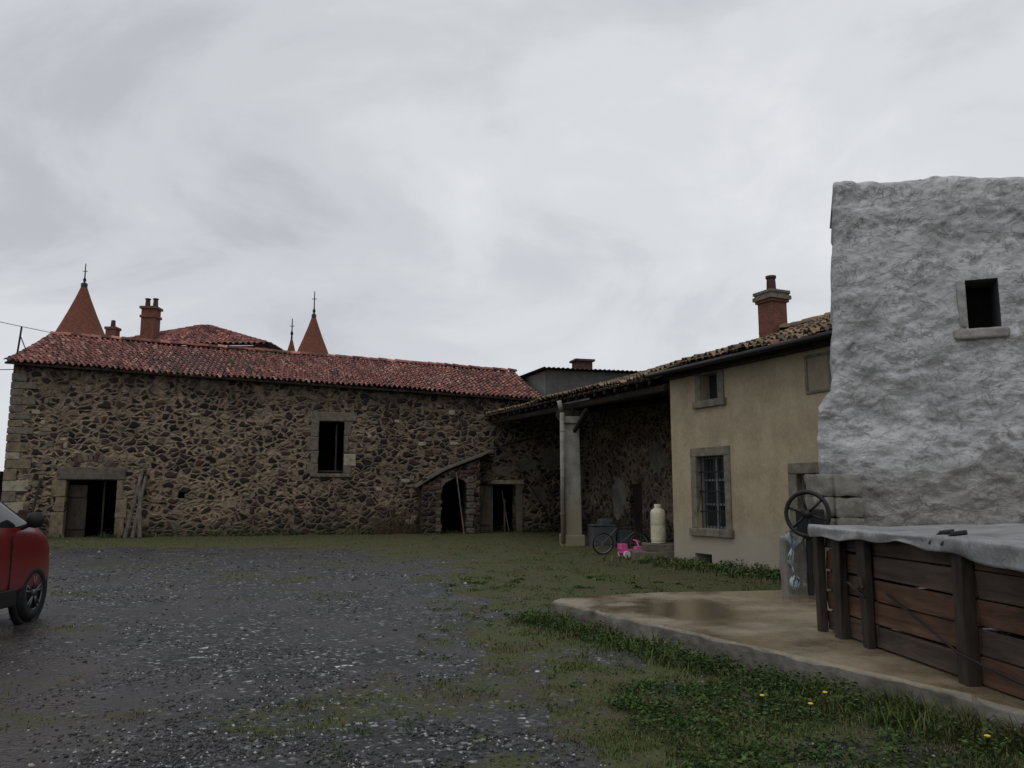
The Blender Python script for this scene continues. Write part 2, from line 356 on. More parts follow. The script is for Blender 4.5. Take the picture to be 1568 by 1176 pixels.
for k in range(90):
    s=random.choice([random.uniform(.8,2),random.uniform(4.5,10.3),random.uniform(13,20),random.uniform(13,20)]); z=random.uniform(.4,5.4)
    if any(h[0]-.5<s<h[1]+.5 and h[2]-.5<z<h[3]+.5 for h in holes): continue
    w=random.uniform(.07,.23);h=random.uniform(.05,.11)
    n=9;v=[]
    for q in(-.03,.06):
        for t in range(n):
            th=2*math.pi*t/n;kk=random.uniform(.75,1.12) if q<0 else 1.1
            v.append((s+w*kk*math.copysign(abs(math.cos(th))**.6,math.cos(th)),q,z+h*kk*math.copysign(abs(math.sin(th))**.6,math.sin(th))))
    g.add(v,[tuple(range(n))]+[(t,t+n,(t+1)%n+n,(t+1)%n) for t in range(n)],random.choice([0,0,1,2,2]))
g.obj('quoins_and_pale_stones',[SAND,SAND_P,FRAME],barn,bev=.03)
g=Geo();g.box(17.88,18.5,.12,.18,0,1.98);g.box(17.9,18.48,.09,.12,.3,.42);g.box(17.9,18.48,.09,.12,1.5,1.62);g.obj('plank_door',[WOODG],barn,bev=.005)
g=Geo()
g.box(18.5,18.56,.1,.2,0,2.0);g.box(19.1,19.16,.3,.36,0,1.4);g.tube((19.3,.2,0),(19.05,.5,1.8),.025);g.tube((17.05,-1.15,0),(16.75,-.93,2.5),.03);g.obj('stable_timbers',[WOODG],barn)
g=Geo();g.box(18.45,19.9,-.06,.3,2.03,2.2,0,jit=.015);g.obj('stable_lintel',[SAND_P],barn,bev=.02)
g=Geo();g.box(19.56,19.85,-.04,.3,-.2,2.02,0,jit=.01);g.box(17.6,17.84,-.04,.3,-.2,2.02,0,jit=.01);g.obj('stable_jambs',[FRAME],barn,bev=.02)
wall('lean_to_wall',15.35,17.75,[(15.35,1.95),(16.3,2.5),(17.75,3.05)],.9,[(16.13,17.25,-.3,2.25)],STONE_D,barn,y=-.9,z0=-.3)
g=Geo();pr=[(15.1,1.86),(15.7,2.25),(16.3,2.58),(17,2.86),(17.8,3.16),(18.3,3.4)]
for (a,b) in zip(pr[:-1],pr[1:]):
    v=[(a[0],-1.0,a[1]),(b[0],-1.0,b[1]),(b[0],0,b[1]+.05),(a[0],0,a[1]+.05)]; v+=[(p[0],p[1],p[2]+.06) for p in v]; g.add(v,BF)
g.obj('lean_to_coping',[LINT],barn)
g=Geo()
for k in range(14): g.box(15.93,16.13+random.uniform(-.03,.04),-.93,-.6,.12+k*.14,.24+k*.14,random.choice([0,0,1]),jit=.012)
for k in range(9): g.rock(17.2,17.5+random.uniform(-.05,.1),-.98,-.7,k*.26,k*.26+.24,4,.04,4,1)
for s0,dr in((16.13,1),(17.25,-1)):
    pts=[(0,1.6),(.06,1.93),(.2,2.1),(.34,2.16),(.5,2.25),(0,2.25)] if dr==1 else [(0,1.85),(.05,2.04),(.2,2.2),(.4,2.25),(0,2.25)]
    n=len(pts);v=[(s0+dr*a,-.925,z) for a,z in pts]+[(s0+dr*a,-.4,z) for a,z in pts]
    g.add(v,[tuple(range(n)),tuple(range(n,2*n))[::-1]]+[(t,t+n,(t+1)%n+n,(t+1)%n) for t in range(n)],1)
g.obj('doorway_jambs',[BRICKD,LINT],barn)
g=Geo();c=[(17.8,3.2),(18.5,3.52),(19.3,3.8),(20.2,4.02),(21.2,4.15)]
for a,b in zip(c[:-1],c[1:]): g.tube((a[0],-.12,a[1]),(b[0],-.12,b[1]),.035)
c=[(19.6,2.9),(20.2,1.9),(20.8,1.0),(21.2,.2)]
for a,b in zip(c[:-1],c[1:]): g.tube((a[0],-.06,a[1]),(b[0],-.06,b[1]),.02)
g.obj('wall_pipe',[METD],barn,True)
g=Geo()
for cx,cz,rx,rz_ in[(20.1,2.9,.5,.4),(21.3,3.2,.7,.5),(20.6,1.6,.4,.5),(22.2,2.2,.6,.8),(19.0,2.6,.5,.22)]:
    n=22;v=[(cx,-.015,cz)]
    for i in range(n):
        t=2*math.pi*i/n;k=random.uniform(.6,1.2);v.append((cx+rx*k*math.cos(t),-.012,cz+rz_*k*math.sin(t)))
    g.add(v,[(0,i+1,(i+1)%n+1) for i in range(n)])
g.obj('render_patches',[m_plaster('patch_render',(.15,.13,.10),(.08,.07,.06),(.22,.2,.17),.5)],barn)
g=Geo()
for a,b,h in[(4.35,4.7,2.5),(4.6,4.82,2.3),(4.85,4.6,2.4)]: g.tube((a,-.75,0),(b,-.06,h),.075,8,0,.06)
lt=g.obj('leaning_timbers',[WOODG]);lt.location=(-18.7,29.6,0);lt.rotation_euler=(0,0,AB)
g=Geo();g.tube((1.0,-.5,0),(1.25,-.08,2.2),.05);g.box(.7,1.1,-.6,-.2,0,1.0,0,jit=.05)
lt=g.obj('old_post',[WOODD]);lt.location=(-18.7,29.6,0);lt.rotation_euler=(0,0,AB)
lw=empty('stone_boundary_wall',(-27,28.2,0),math.atan2(1.4,8.2))
wall('masonry',0,8.2,[(0,2.2),(8.2,2.45)],.5,[],STONE_D,lw)
box('coping',-.05,8.1,-.06,.56,2.32,2.45,LINT,lw)

gb=empty('grey_rendered_outbuilding',(-18.7,29.6,0),AB)
wall('front',21.3,26.6,[(21.3,7.25),(26.6,7.25)],.3,[],GREYR,gb,y=.9)
mesh('side_walls',[(21.3,1.2,0),(21.3,6,0),(21.3,6,7.45),(21.3,1.2,7.25),(26.6,1.2,0),(26.6,6,0),(26.6,6,7.45),(26.6,1.2,7.25)],[(3,2,1,0),(4,5,6,7),(1,2,6,5)],m_plaster('light_grey_render',(.2,.2,.195),(.14,.14,.135),(.17,.17,.16),.3),gb)
V=[];F=[];n=160
for i in range(n+1):
    x=21.0+6.0*i/n; z=.03*math.sin(i*1.05)
    for y,zz in((.55,7.3),(6.3,7.52)): V+=[(x,y,zz+z),(x,y,zz+z-.02)]
for i in range(n):
    a=4*i;b=a+4;F+=[(a,b,b+2,a+2),(a+1,a+3,b+3,b+1),(a,a+1,b+1,b)]
mesh('corrugated_roof',V,F,METD,gb)
g=Geo();g.box(23.2,24.0,2.2,2.9,7.2,7.95);g.box(23.1,24.1,2.1,3.0,7.95,8.05);g.obj('brick_chimney',[BRICKD],gb)

# ---------------------------------------------------------------- HANGAR
hg=empty('open_hangar')
E0=Vector((3.6,19.95,4.62));E1=Vector((-1.15,34.15,5.0));R0=Vector((8.0,21.9,6.15));R1=Vector((3.4,35.5,6.25))
tiles('hangar_roof_tiles',E0,E1,R0,R1,TILE_O,hg,TCO)
g=Geo()
d=(E1-E0)
for i in range(22):
    t=(i+.5)/22; p=E0+d*t; q=R0+(R1-R0)*t
    g.tube(p+Vector((.02,.02,-.2)),q+Vector((0,0,-.22)),.05,6)
g.tube(E0+Vector((.35,.15,-.33)),E1+Vector((.35,.0,-.33)),.11,8)
g.tube(Vector((1.95,25.8,4.25)),Vector((6.6,27.3,5.0)),.12,8)
g.box(1.45,2.5,25.68,25.94,4.1,4.3)
g.tube((1.95,25.8,3.5),(2.3,24.6,4.2),.07);g.tube((1.95,25.8,3.5),(1.55,27.0,4.25),.07)
g.obj('roof_timbers',[WOODD],hg)
g=Geo()
for i in range(40):
    p=E0+d*((i+.5)/40); g.tube(p+Vector((-.07,-.02,-.1)),p+Vector((.3,.1,-.06)),.045,6)
g.obj('rafter_tails',[WOODD],hg)
# back wall in its own frame so that the masonry courses run along it
hb=math.atan2(13.8,-4.45);Lh=math.hypot(13.8,4.45)
o=wall('hangar_back_wall',0,Lh,[(0,5.9),(Lh,6.0)],.3,[(9.6,10.6,-.3,2.0)],STONE_I,hg,y=-.3);o.location=(7.9,21.6,0);o.rotation_euler=(0,0,hb)
o=mesh('hangar_door',[(9.6,-.12,-.2),(10.6,-.12,-.2),(10.6,-.12,2.0),(9.6,-.12,2.0)],[(0,1,2,3)],WOODD,hg);o.location=(7.9,21.6,0);o.rotation_euler=(0,0,hb)
g=Geo()
for cx,cz,rx,rz_ in[(6.2,1.6,.9,1.0),(8.3,2.9,.9,.6),(11.6,1.6,.7,.9),(3.8,2.6,1.2,.8)]:
    n=26;v=[(cx,.012,cz)]
    for i in range(n):
        t=2*math.pi*i/n;k=random.uniform(.6,1.2);v.append((cx+rx*k*math.cos(t),.012,cz+rz_*k*math.sin(t)))
    g.add(v,[(0,i+1,(i+1)%n+1) for i in range(n)])
o=g.obj('hangar_render_patches',[m_plaster('hangar_patch_render',(.24,.22,.19),(.13,.115,.1),(.3,.28,.25),.5,streak=.2)],hg);o.location=(7.9,21.6,0);o.rotation_euler=(0,0,hb)
g=Geo()
g.add([(1.62,25.5,-.2),(2.22,25.5,-.2),(2.22,26.1,-.2),(1.62,26.1,-.2),(1.7,25.58,3.85),(2.16,25.58,3.85),(2.16,26.04,3.85),(1.7,26.04,3.85)],BF,0)
g.box(1.62,2.24,25.5,26.12,3.85,4.08,0)
g.box(1.54,2.3,25.42,26.2,-.2,.35,0,jit=.02)
g.obj('post',[CONC],hg,bev=.03)
g=Geo();g.tube((1.6,25.42,.1),(1.6,25.42,4.2),.075,12);g.tube((1.6,25.42,4.2),(1.5,25.3,4.55),.075,12)
for z in(1,2.4,3.6): g.torus((1.6,25.42,z),(0,0,1),.078,.012,16,6)
g.obj('downpipe',[CONC],hg,True)

# ---------------------------------------------------------------- HOUSE
HA=math.atan2(-.907,.42)
hs=empty('rendered_house',(3.91,19.6,0),HA)
hh=[(.95,1.94,.83,2.47),(1.22,1.81,3.76,4.36),(4.1,5.0,-.3,2.0),(.8,1.4,.02,.26)]
wall('facade',0,7.2,[(0,4.52),(7.2,4.52)],.45,hh,OCHRE,hs)
mesh('gable_and_back',[(0.002,.45,-.3),(0.002,9,-.3),(0.002,9,4.5),(0.002,4.5,6.0),(0.002,.45,4.5),(7.2,.45,-.3),(7.2,9,-.3),(7.2,9,4.5),(7.2,4.5,6.0),(7.2,.45,4.5)],[(4,3,2,1,0),(5,6,7,8,9),(1,2,7,6)],DARKPL,hs)
tiles('house_roof_tiles',(-.25,-.42,4.62),(7.4,-.42,4.62),(-.25,4.5,6.2),(7.4,4.5,6.2),TILE_O,hs,TCO)
tiles('house_roof_back',(-.25,9.3,4.6),(7.4,9.3,4.6),(-.25,4.52,6.2),(7.4,4.52,6.2),TILE_O,hs,TCO,w=.42,cl=.7)
ridge_caps('house_ridge',(-1.6,4.5,6.22),(7.4,4.5,6.22),TILE_O,hs,pal=TCO)
g=Geo();g.tube((-.25,-.5,4.5),(7.4,-.5,4.5),.06,10)
for i in range(9): g.tube((.2+i*.85,-.5,4.5),(.2+i*.85,-.02,4.52),.015,5)
g.obj('gutter',[METD],hs,True)
g=Geo();g.box(-.02,7.3,-.2,-.002,4.40,4.515);g.obj('eaves_board',[WOODD],hs)
g=Geo()
def frame(a,b,c,d,w,sill=True,pj=.03):
    g.box(a-w,a,-pj,.15,c,d,0,jit=.006);g.box(b,b+w,-pj,.15,c,d,0,jit=.006);g.box(a-w,b+w,-pj-.002,.15,d+.001,d+w,0,jit=.006)
    if sill:g.box(a-w-.05,b+w+.05,-pj-.05,.2,c-.17,c-.001,0,jit=.006)
frame(.95,1.94,.83,2.47,.2);frame(1.22,1.81,3.76,4.36,.22);frame(4.1,5.0,-.2,2.0,.22,False)
g.box(4.45,4.52,-.03,.05,3.6,4.25);g.box(5.05,5.12,-.03,.05,3.6,4.25);g.box(4.45,5.12,-.032,.05,3.54,3.6);g.box(4.45,5.12,-.032,.05,4.25,4.31)
g.obj('window_frames',[FRAMEH],hs,bev=.012)
g=Geo();g.box(4.52,5.05,-.01,.02,3.6,4.25);g.obj('blind_panel',[m_plaster('panel',(.25,.22,.16),(.2,.17,.12),(.2,.17,.12),.2)],hs)
GL,nt,b=newmat('window_glass');setc(nt,b,(.02,.024,.028),.12,.5)
box('glass_lower',.95,1.94,.24,.25,.83,2.47,GL,hs,0);box('glass_upper',1.22,1.81,.24,.25,3.76,4.36,GL,hs,0);box('house_door',4.1,5.0,.2,.25,-.2,2.0,WOODD,hs,0)
g=Geo()
g.box(.95,1.02,.17,.235,.83,2.47);g.box(1.87,1.94,.17,.235,.83,2.47);g.box(1.42,1.48,.17,.235,.83,2.47)
for z in(.83,1.35,1.9,2.41): g.box(1.02,1.87,.18,.23,z,z+.05)
g.obj('window_joinery',[m_simple('grey_paint',(.13,.135,.14),.6,.3,8,.1)],hs)
g=Geo()
for i in range(8): g.tube((1.03+i*.118,.07,.83),(1.03+i*.118,.07,2.47),.011,6)
for z in(1.2,1.65,2.1): g.box(.95,1.94,.062,.078,z,z+.03)
g.obj('window_bars',[METD],hs)
g=Geo();cx,cy=-1.12,4.47;q_=.28
g.box(cx-q_,cx+q_,cy-q_,cy+q_,4.5,7.05,0);g.box(cx-.33,cx+.33,cy-.33,cy+.33,7.05,7.13,0);g.box(cx-.38,cx+.38,cy-.38,cy+.38,7.13,7.24,1)
g.box(cx-.34,cx+.34,cy-.34,cy+.34,7.24,7.30,1)
for i in range(8):
    for s in(-1,1):
        q=cx-.36+i*.092; g.box(q,q+.06,cy+s*.33-.05,cy+s*.33+.05,7.30,7.38,1); q=cy-.36+i*.092; g.box(cx+s*.33-.05,cx+s*.33+.05,q,q+.06,7.301,7.381,1)
g.lathe((cx,cy,7.28),[(.14,0),(.13,.35),(.12,.5),(.15,.51),(.15,.58),(.1,.58)],18,2)
g.obj('chimney',[BRICK,FRAMEH,BRICKD],hs)
g=Geo();g.box(3.0,4.1,19.95,20.7,-.1,.2,jit=.02);g.box(3.3,4.1,20.05,20.7,.2,.39,jit=.02);g.obj('stone_steps',[FRAME],bev=.02)
tk=Geo();tk.lathe((3.66,20.3,.39),[(.0,0),(.16,0),(.18,.04),(.19,.1),(.19,.42),(.185,.44),(.19,.46),(.19,.74),(.17,.82),(.1,.87),(.0,.88)],24);tk.lathe((3.66,20.3,1.26),[(.09,0),(.09,.1),(.075,.1)],16)
tk.torus((3.66,20.3,.41),(0,0,1),.165,.02,24,6)
tk.obj('gas_cylinder',[m_simple('cream_paint',(.46,.44,.31),.5,.25,5,.05,.4)],None,True)
def bicycle(name,loc,rz_,sc,mat):
    g=Geo();R=.3
    for x in(-.5,.5):
        g.torus((x,0,R),(0,1,0),R-.02,.022,28,8,1); g.torus((x,0,R),(0,1,0),R-.05,.01,24,6,2)
        for i in range(10):
            t=i*math.pi/5; g.tube((x,0,R),(x+(R-.05)*math.cos(t),0,R+(R-.05)*math.sin(t)),.003,4,2)
    s=(-.12,0,.72);h=(.36,0,.75);bb=(-.05,0,.28)
    for a,b in[(s,bb),(bb,(.39,0,.62)),(s,h),((-.5,0,R),s),((-.5,0,R),bb),((.5,0,R),(.35,0,.85)),((-.12,0,.72),(-.16,0,.85)),((.35,0,.85),(.33,0,.93))]: g.tube(a,b,.02)
    g.tube((.3,-.27,.95),(.3,.27,.95),.014,8,1);g.box(-.3,-.02,-.07,.07,.85,.89,1);g.tube((-.05,-.12,.28),(-.05,.12,.28),.012);g.torus((-.05,0,.28),(0,1,0),.08,.01,18,5)
    o=g.obj(name,[mat,BLACK,ZINC]);o.location=loc;o.rotation_euler=(math.radians(8),0,rz_);o.scale=(sc,)*3
bicycle('bicycle',(2.92,21.9,0),.15,.98,BIKEM)
PK=m_simple('pink_plastic',(.60,.09,.28),.4,.15,5,0,.5)
g=Geo();g.box(-.3,.28,-.13,.13,.12,.2);g.box(-.32,-.16,-.12,.12,.2,.34);g.box(.1,.3,-.1,.1,.2,.27)
g.tube((.2,0,.25),(.14,0,.4),.02,8,1);g.torus((.14,0,.4),(.3,0,1),.08,.018,18,6,0)
for x in(-.2,.2):
    for y in(-.16,.16): g.tube((x,y-.03,.09),(x,y+.03,.09),.09,14,1)
o=g.obj('pink_ride_on_toy',[PK,m_simple('white_plastic',(.55,.48,.52),.4,.2,5,0)],None,bev=.02);o.location=(3.05,20.75,0);o.rotation_euler=(0,0,.3);o.scale=(1.05,)*3
g=Geo();g.box(-.55,.2,-.25,.25,.0,.62,0,jit=.02);g.box(-.58,.23,-.28,.28,.62,.68,0);g.box(.3,.75,-.2,.2,0,.5,0,jit=.02);g.box(-.3,.1,-.2,.2,.68,.85,0,jit=.02)
o=g.obj('grey_storage_crates',[m_simple('grey_crate',(.07,.075,.08),.6,.3,5,.1)],None,bev=.02);o.location=(3.0,25.4,0);o.rotation_euler=(0,0,.2)

# ---------------------------------------------------------------- WHITE TOWER
tw=empty('whitewashed_tower',(0,0,0),0)
TO=Vector((4.4,11.5,0));tr=math.atan2(-.34,.94);tw.location=TO;tw.rotation_euler=(0,0,tr)
def ledge(z): return float(np.interp(z,[-.3,1.7,2.85,3.1,3.3,4.6,6.3],[-.05,-.02,.03,.20,.24,.30,.42]))
def ttop(s): return 6.28-.115*s+.035*mn.noise(Vector((s*1.3,3,1)))+.03*mn.noise(Vector((s*6,3,1)))+(-.07 if s<.35 else 0)+.05*math.exp(-((s-1.9)/.35)**2)
wx0,wx1,wz0,wz1=2.02,2.42,3.86,4.55
us=np.unique(np.concatenate([np.linspace(0,4.6,130),[wx0,wx1]]));zs=np.unique(np.concatenate([np.linspace(-.3,6.3,190),[wz0,wz1]]))
V=[];F=[];idx={}
for i,s in enumerate(us):
    for j,z in enumerate(zs):
        le=ledge(z)+.035*mn.noise(Vector((0,5,z*2.3)))+.03*mn.noise(Vector((4,5,z*7)))
        ss=s if s>1.0 else le+(1.0-le)*s/1.0
        zz=z if z<5.0 else 5.0+(z-5.0)/1.3*(ttop(ss)-5.0)
        din=min(1,max(0,max(wx0-ss,ss-wx1,wz0-zz,zz-wz1)/.2))
        low=1.0-.5*max(0,min(1,(zz-2.2)/1.8))
        dp=(.09*mn.noise(Vector((ss*.9,1,zz*.9)))+.06*low*mn.noise(Vector((ss*2.8,2,zz*4.2)))+.035*low*mn.noise(Vector((ss*8,7,zz*10)))+.015*mn.noise(Vector((ss*17,7,zz*21))))*din
        t2=mn.noise(Vector((ss*1.6,9,zz*2.4)))+.3*mn.noise(Vector((ss*6,9,zz*8)));dp+=.025*din*(1 if t2>.1 else 0)
        edge=max(0,.14-(ss-le)); top=max(0,.12-(ttop(ss)-zz))
        y=-dp+edge*edge*4+top*top*5 + (-.10*max(0,min(1,(2.6-zz)/.5)))*1.0
        idx[i,j]=len(V);V.append((ss,y,zz))
for i in range(len(us)-1):
    for j in range(len(zs)-1):
        if wx0-1e-6<=us[i]<wx1-1e-6 and wz0-1e-6<=zs[j]<wz1-1e-6: continue
        F.append((idx[i,j],idx[i+1,j],idx[i+1,j+1],idx[i,j+1]))
nj=len(zs);ni=len(us);b=len(V)
for j in range(nj):
    x,y,z=V[idx[0,j]];V.append((x+.02,1.1,z));V.append((x+.2,2.2,z))
for j in range(nj-1):
    F.append((idx[0,j+1],b+2*j+2,b+2*j,idx[0,j])); F.append((b+2*j+2,b+2*j+3,b+2*j+1,b+2*j))
b2=len(V)
for i in range(ni):
    x,y,z=V[idx[i,nj-1]];V.append((x,y+.25,z+.03));V.append((x,2.2,z-.05))
for i in range(ni-1):
    a,c=idx[i,nj-1],idx[i+1,nj-1];F.append((a,c,b2+2*i+2,b2+2*i));F.append((b2+2*i,b2+2*i+2,b2+2*i+3,b2+2*i+1))
mesh('tower_walls',V,F,WHITE,tw,True)
g=Geo();g.add([(wx0,0,wz0),(wx0,.5,wz0),(wx0,.5,wz1),(wx0,0,wz1)],[(0,1,2,3)]);g.add([(wx1,0,wz0),(wx1,.5,wz0),(wx1,.5,wz1),(wx1,0,wz1)],[(3,2,1,0)])
g.add([(wx0,0,wz1),(wx1,0,wz1),(wx1,.5,wz1),(wx0,.5,wz1)],[(0,1,2,3)]);g.add([(wx0,0,wz0),(wx1,0,wz0),(wx1,.5,wz0),(wx0,.5,wz0)],[(3,2,1,0)])
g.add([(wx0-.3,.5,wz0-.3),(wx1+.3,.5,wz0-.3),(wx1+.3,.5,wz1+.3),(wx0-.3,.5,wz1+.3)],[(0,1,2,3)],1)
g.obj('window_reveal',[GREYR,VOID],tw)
GST=m_simple('grey_sill',(.25,.245,.23),.9,.4,8,.4)
g=Geo();g.rock(wx0-.2,wx1+.1,-.08,.2,wz0-.15,wz0+.0,8,.015,5);g.rock(wx0-.12,wx0+.0,-.03,.2,wz0,wz1,8,.012,5);g.obj('window_sill',[GST],tw,True)
mesh('tower_back',[(.3,2.2,-.3),(4.6,2.2,-.3),(4.6,2.2,5.7),(.45,2.2,6.2),(4.6,0,-.3),(4.6,0,5.8)],[(3,2,1,0),(4,1,2,5)],WHITE,tw)

wl=empty('well_with_wheel')
PIER=m_plaster('pier_concrete',(.22,.208,.185),(.13,.12,.10),(.3,.29,.27),1.2,2)
g=Geo();g.rock(3.78,4.06,11.25,11.52,-.05,1.02,14,.02,4,k=18)
z=-.05
while z<1.62:
    h=random.uniform(.18,.32);a=random.uniform(-.03,.04)
    g.rock(4.2+a,4.46,11.1+a,11.65,z,z+h,8,.035,5,k=12);g.rock(4.44,4.8+a,11.08-a,11.6,z,z+h*.97,8,.035,5,k=12);z+=h*.97
g.obj('pier',[PIER],wl,True)
g=Geo();c=Vector((3.96,10.85,1.34));h=Vector((0,0,1))
ax=Vector((-.72,-.8,0)).normalized();r=ax.cross(h)
g.torus(c,ax,.29,.03,36,8);g.tube(c-ax*.07,c+ax*.07,.055,12)
for i in range(6):
    t=i*math.pi/3+.3; g.tube(c,c+(r*math.cos(t)+h*math.sin(t))*.29,.017,6)
g.tube(c-ax*.05,c-ax*.45,.03,8)
g.obj('wheel',[METD],wl,True)
g=Geo();g.box(3.99,4.25,10.98,11.4,1.0,1.40,jit=.01);g.tube((4.05,11.1,.25),(4.05,11.1,1.05),.04);g.obj('pump_housing',[METD],wl,bev=.03)
V=[];F=[];n=18
for j in range(n+1):
    for i in range(9):
        z=1.12-.78*j/n; w=.05+.035*math.sin(j*.9)+.03*math.sin(j*.37+1)-(.03 if j>13 else 0)
        V.append((3.82+(i/8-.5)*2*w+.03*math.sin(j*.5),11.1+.05*math.sin(i*2.1+j*.5),z-.03*math.sin(i*1.7)))
for j in range(n):
    for i in range(8): a=j*9+i;F.append((a,a+1,a+10,a+9))
m,nt,b=newmat('blue_rag');cc=coords(nt);setc(nt,b,ramp(nt,noise(nt,cc,9,4),[(.4,(.13,.22,.30)),(.5,(.3,.34,.36)),(.6,(.42,.43,.42))]),.9,.1)
mesh('hanging_rag',V,F,m,wl,True)

# ---------------------------------------------------------------- SLAB
m,nt,b=newmat('wet_concrete');co=coords(nt)
n1=noise(nt,co,.8,6,.6);n2=noise(nt,co,14,6,.75)
c=mix(nt,ramp(nt,n1,[(.38,(0,0,0)),(.6,(1,1,1))]),(.125,.095,.058),(.225,.182,.118))
c=mix(nt,.6,c,ramp(nt,n2,[(.25,(.55,.55,.55)),(.7,(1.2,1.2,1.2))]),'MULTIPLY')
c=mix(nt,rmap(nt,noise(nt,co,3.1,7,.75),.52,.7,0,.65),c,(.075,.06,.04))
z=nd(nt,'ShaderNodeSeparateXYZ',{0:co}).outputs[2]
side=rmap(nt,z,.225,.242,1,0)
sc_=ramp(nt,noise(nt,mapv(nt,co,(1,1,2)),3,7,.75),[(.3,(.035,.038,.026)),(.46,(.10,.093,.077)),(.6,(.18,.168,.14)),(.75,(.30,.29,.26))])
c=mix(nt,side,c,sc_)
rg=math_(nt,'MAXIMUM',rmap(nt,n1,.42,.60,.10,.55),math_(nt,'MULTIPLY',side,.9))
setc(nt,b,c,rg,.5);bump(nt,b,n2,.25,.008);CS=m
poly=[(.5,10.5),(.62,10.75),(1.1,11.1),(2.0,11.45),(4.0,11.7),(8.5,11.7),(8.5,3.9),(3.6,3.9),(3.12,5.65),(2.2,7.36),(1.3,9.02)]
def dense(p,st=.07):
    o=[]
    for i in range(len(p)):
        a=Vector(p[i]);b=Vector(p[(i+1)%len(p)]);n=max(1,int((b-a).length/st))
        for k in range(n):
            q=a+(b-a)*k/n; d=(b-a).normalized();nn=Vector((d.y,-d.x)); q=q+nn*(.04*mn.noise(Vector((q.x*2,q.y*2,0)))+.03*mn.noise(Vector((q.x*8,q.y*8,0)))-.05*max(0,mn.noise(Vector((q.x*3,q.y*3,4)))-.3)); o.append(q)
    return o
pd=dense(poly);n=len(pd);V=[(p.x,p.y,-.1) for p in pd]+[(p.x,p.y,.222+.02*mn.noise(Vector((p.x*4,p.y*4,2)))) for p in pd]
cen=Vector((4,8)); V+=[((p+(cen-p).normalized()*.035).x,(p+(cen-p).normalized()*.035).y,.25) for p in pd]
F=[(i,i+n,(i+1)%n+n,(i+1)%n) for i in range(n)]+[(i+n,i+2*n,(i+1)%n+2*n,(i+1)%n+n) for i in range(n)]+[tuple(range(2*n,3*n))]
mesh('concrete_slab',V,F,CS)

# ---------------------------------------------------------------- WOODEN BOX + TARP
bx=empty('tarp_covered_wooden_bunker',(3.14,8.5,.25),math.atan2(-3.9,.30))
X0=.28
m1=m_wood('bunker_planks',(.085,.048,.030),(.14,1,1.4),8);m2=m_wood('bunker_planks_grey',(.068,.050,.039),(.14,1,1.4),8)
g=Geo()
for k in range(5):
    for seg in((X0,1.22),(1.23,2.6),(2.61,4.0)):
        g.box(seg[0],seg[1],random.uniform(-.012,.012),.035,.02+k*.198,.02+k*.198+random.uniform(.17,.19),0 if random.random()<.55 else 1,jit=.008)
g.obj('front_planks',[m1,m2],bx,bev=.006)
g=Geo()
for k in range(5): g.box(X0,X0+.035,.04,1.9,.02+k*.198,.02+k*.198+.188,0,jit=.004)
g.box(X0,4,1.9,1.94,0,1.0);g.obj('side_planks',[WOODD],bx)
g=Geo()
for x,w in((.24,.09),(.62,.13),(1.1,.12),(2.48,.12),(3.5,.1)): g.box(x,x+w,-.1,-.016,-.02,1.0,0,jit=.014)
g.box(.36,4,-.06,-.0165,.95,1.0,0)
for x in(1.13,1.19): g.tube((x,-.13,.62),(x+.05,-.13,.52),.02,6)
g.obj('posts',[m_wood('bunker_posts',(.035,.027,.022),(1,1,.15),8)],bx,bev=.008)
g=Geo();pp=[(1.45,-.03,.5),(2.0,-.05,.34),(2.55,-.13,.22),(3.3,-.09,.12),(3.9,-.07,.06)]
for a,b in zip(pp[:-1],pp[1:]): g.tube(a,b,.009,6)
g.tube((.98,-.13,.55),(1.26,-.13,.45),.012,6)
g.obj('strap',[BLACK],bx,True)
m,nt,b=newmat('grey_tarpaulin');co=coords(nt)
c=ramp(nt,noise(nt,co,2.4,7,.7),[(.3,(.11,.115,.12)),(.5,(.22,.225,.23)),(.75,(.31,.315,.32))]);setc(nt,b,c,.38,.4);bump(nt,b,noise(nt,mapv(nt,co,(1.6,1,1)),6,5,.6,1.5),.6,.03)
V=[];F=[];nx,ny=110,36
for i in range(nx+1):
    x=.22+3.85*i/nx
    for j in range(ny+1):
        t=j/ny
        sk=.085+.02*math.sin(x*2.3)+.012*math.sin(x*9.1)+ .05*max(0,x-1.8)
        if t<.22:
            q=1-t/.22; y=-.135-.015*math.sin(q*3+x*5)*q-.012*math.sin(x*14)*q; z=1.03-sk*q
        else:
            q=(t-.22)/.78; y=-.135+2.15*q; z=1.03-.025*math.sin(math.pi*min(1,q*1.6))+.02*q+.010*math.sin(x*3.1+q*5)
            z+=.022*mn.noise(Vector((x*2.2,q*5,0)))-.02*abs(mn.noise(Vector((x*5,q*3,3))))
        V.append((x,y,z))
for i in range(nx):
    for j in range(ny): a=i*(ny+1)+j;F.append((a,a+1,a+ny+2,a+ny+1))
o=mesh('tarp',V,F,m,bx,True);sm=o.modifiers.new('s','SOLIDIFY');sm.thickness=.006
g=Geo()
for x in(2.35,2.5): g.tube((x,-.08,1.06),(x+.06,.0,1.075),.018,6);g.tube((x,-.08,1.06),(x-.02,-.16,.98),.010,6)
g.obj('tarp_clips',[BLACK],bx)
g=Geo();g.box(3.42,3.85,5.15,5.45,-.05,.38,jit=.04);g.box(3.5,3.9,4.8,5.12,-.05,.3,jit=.04);g.obj('old_sleeper_block',[WOODD],bev=.03)

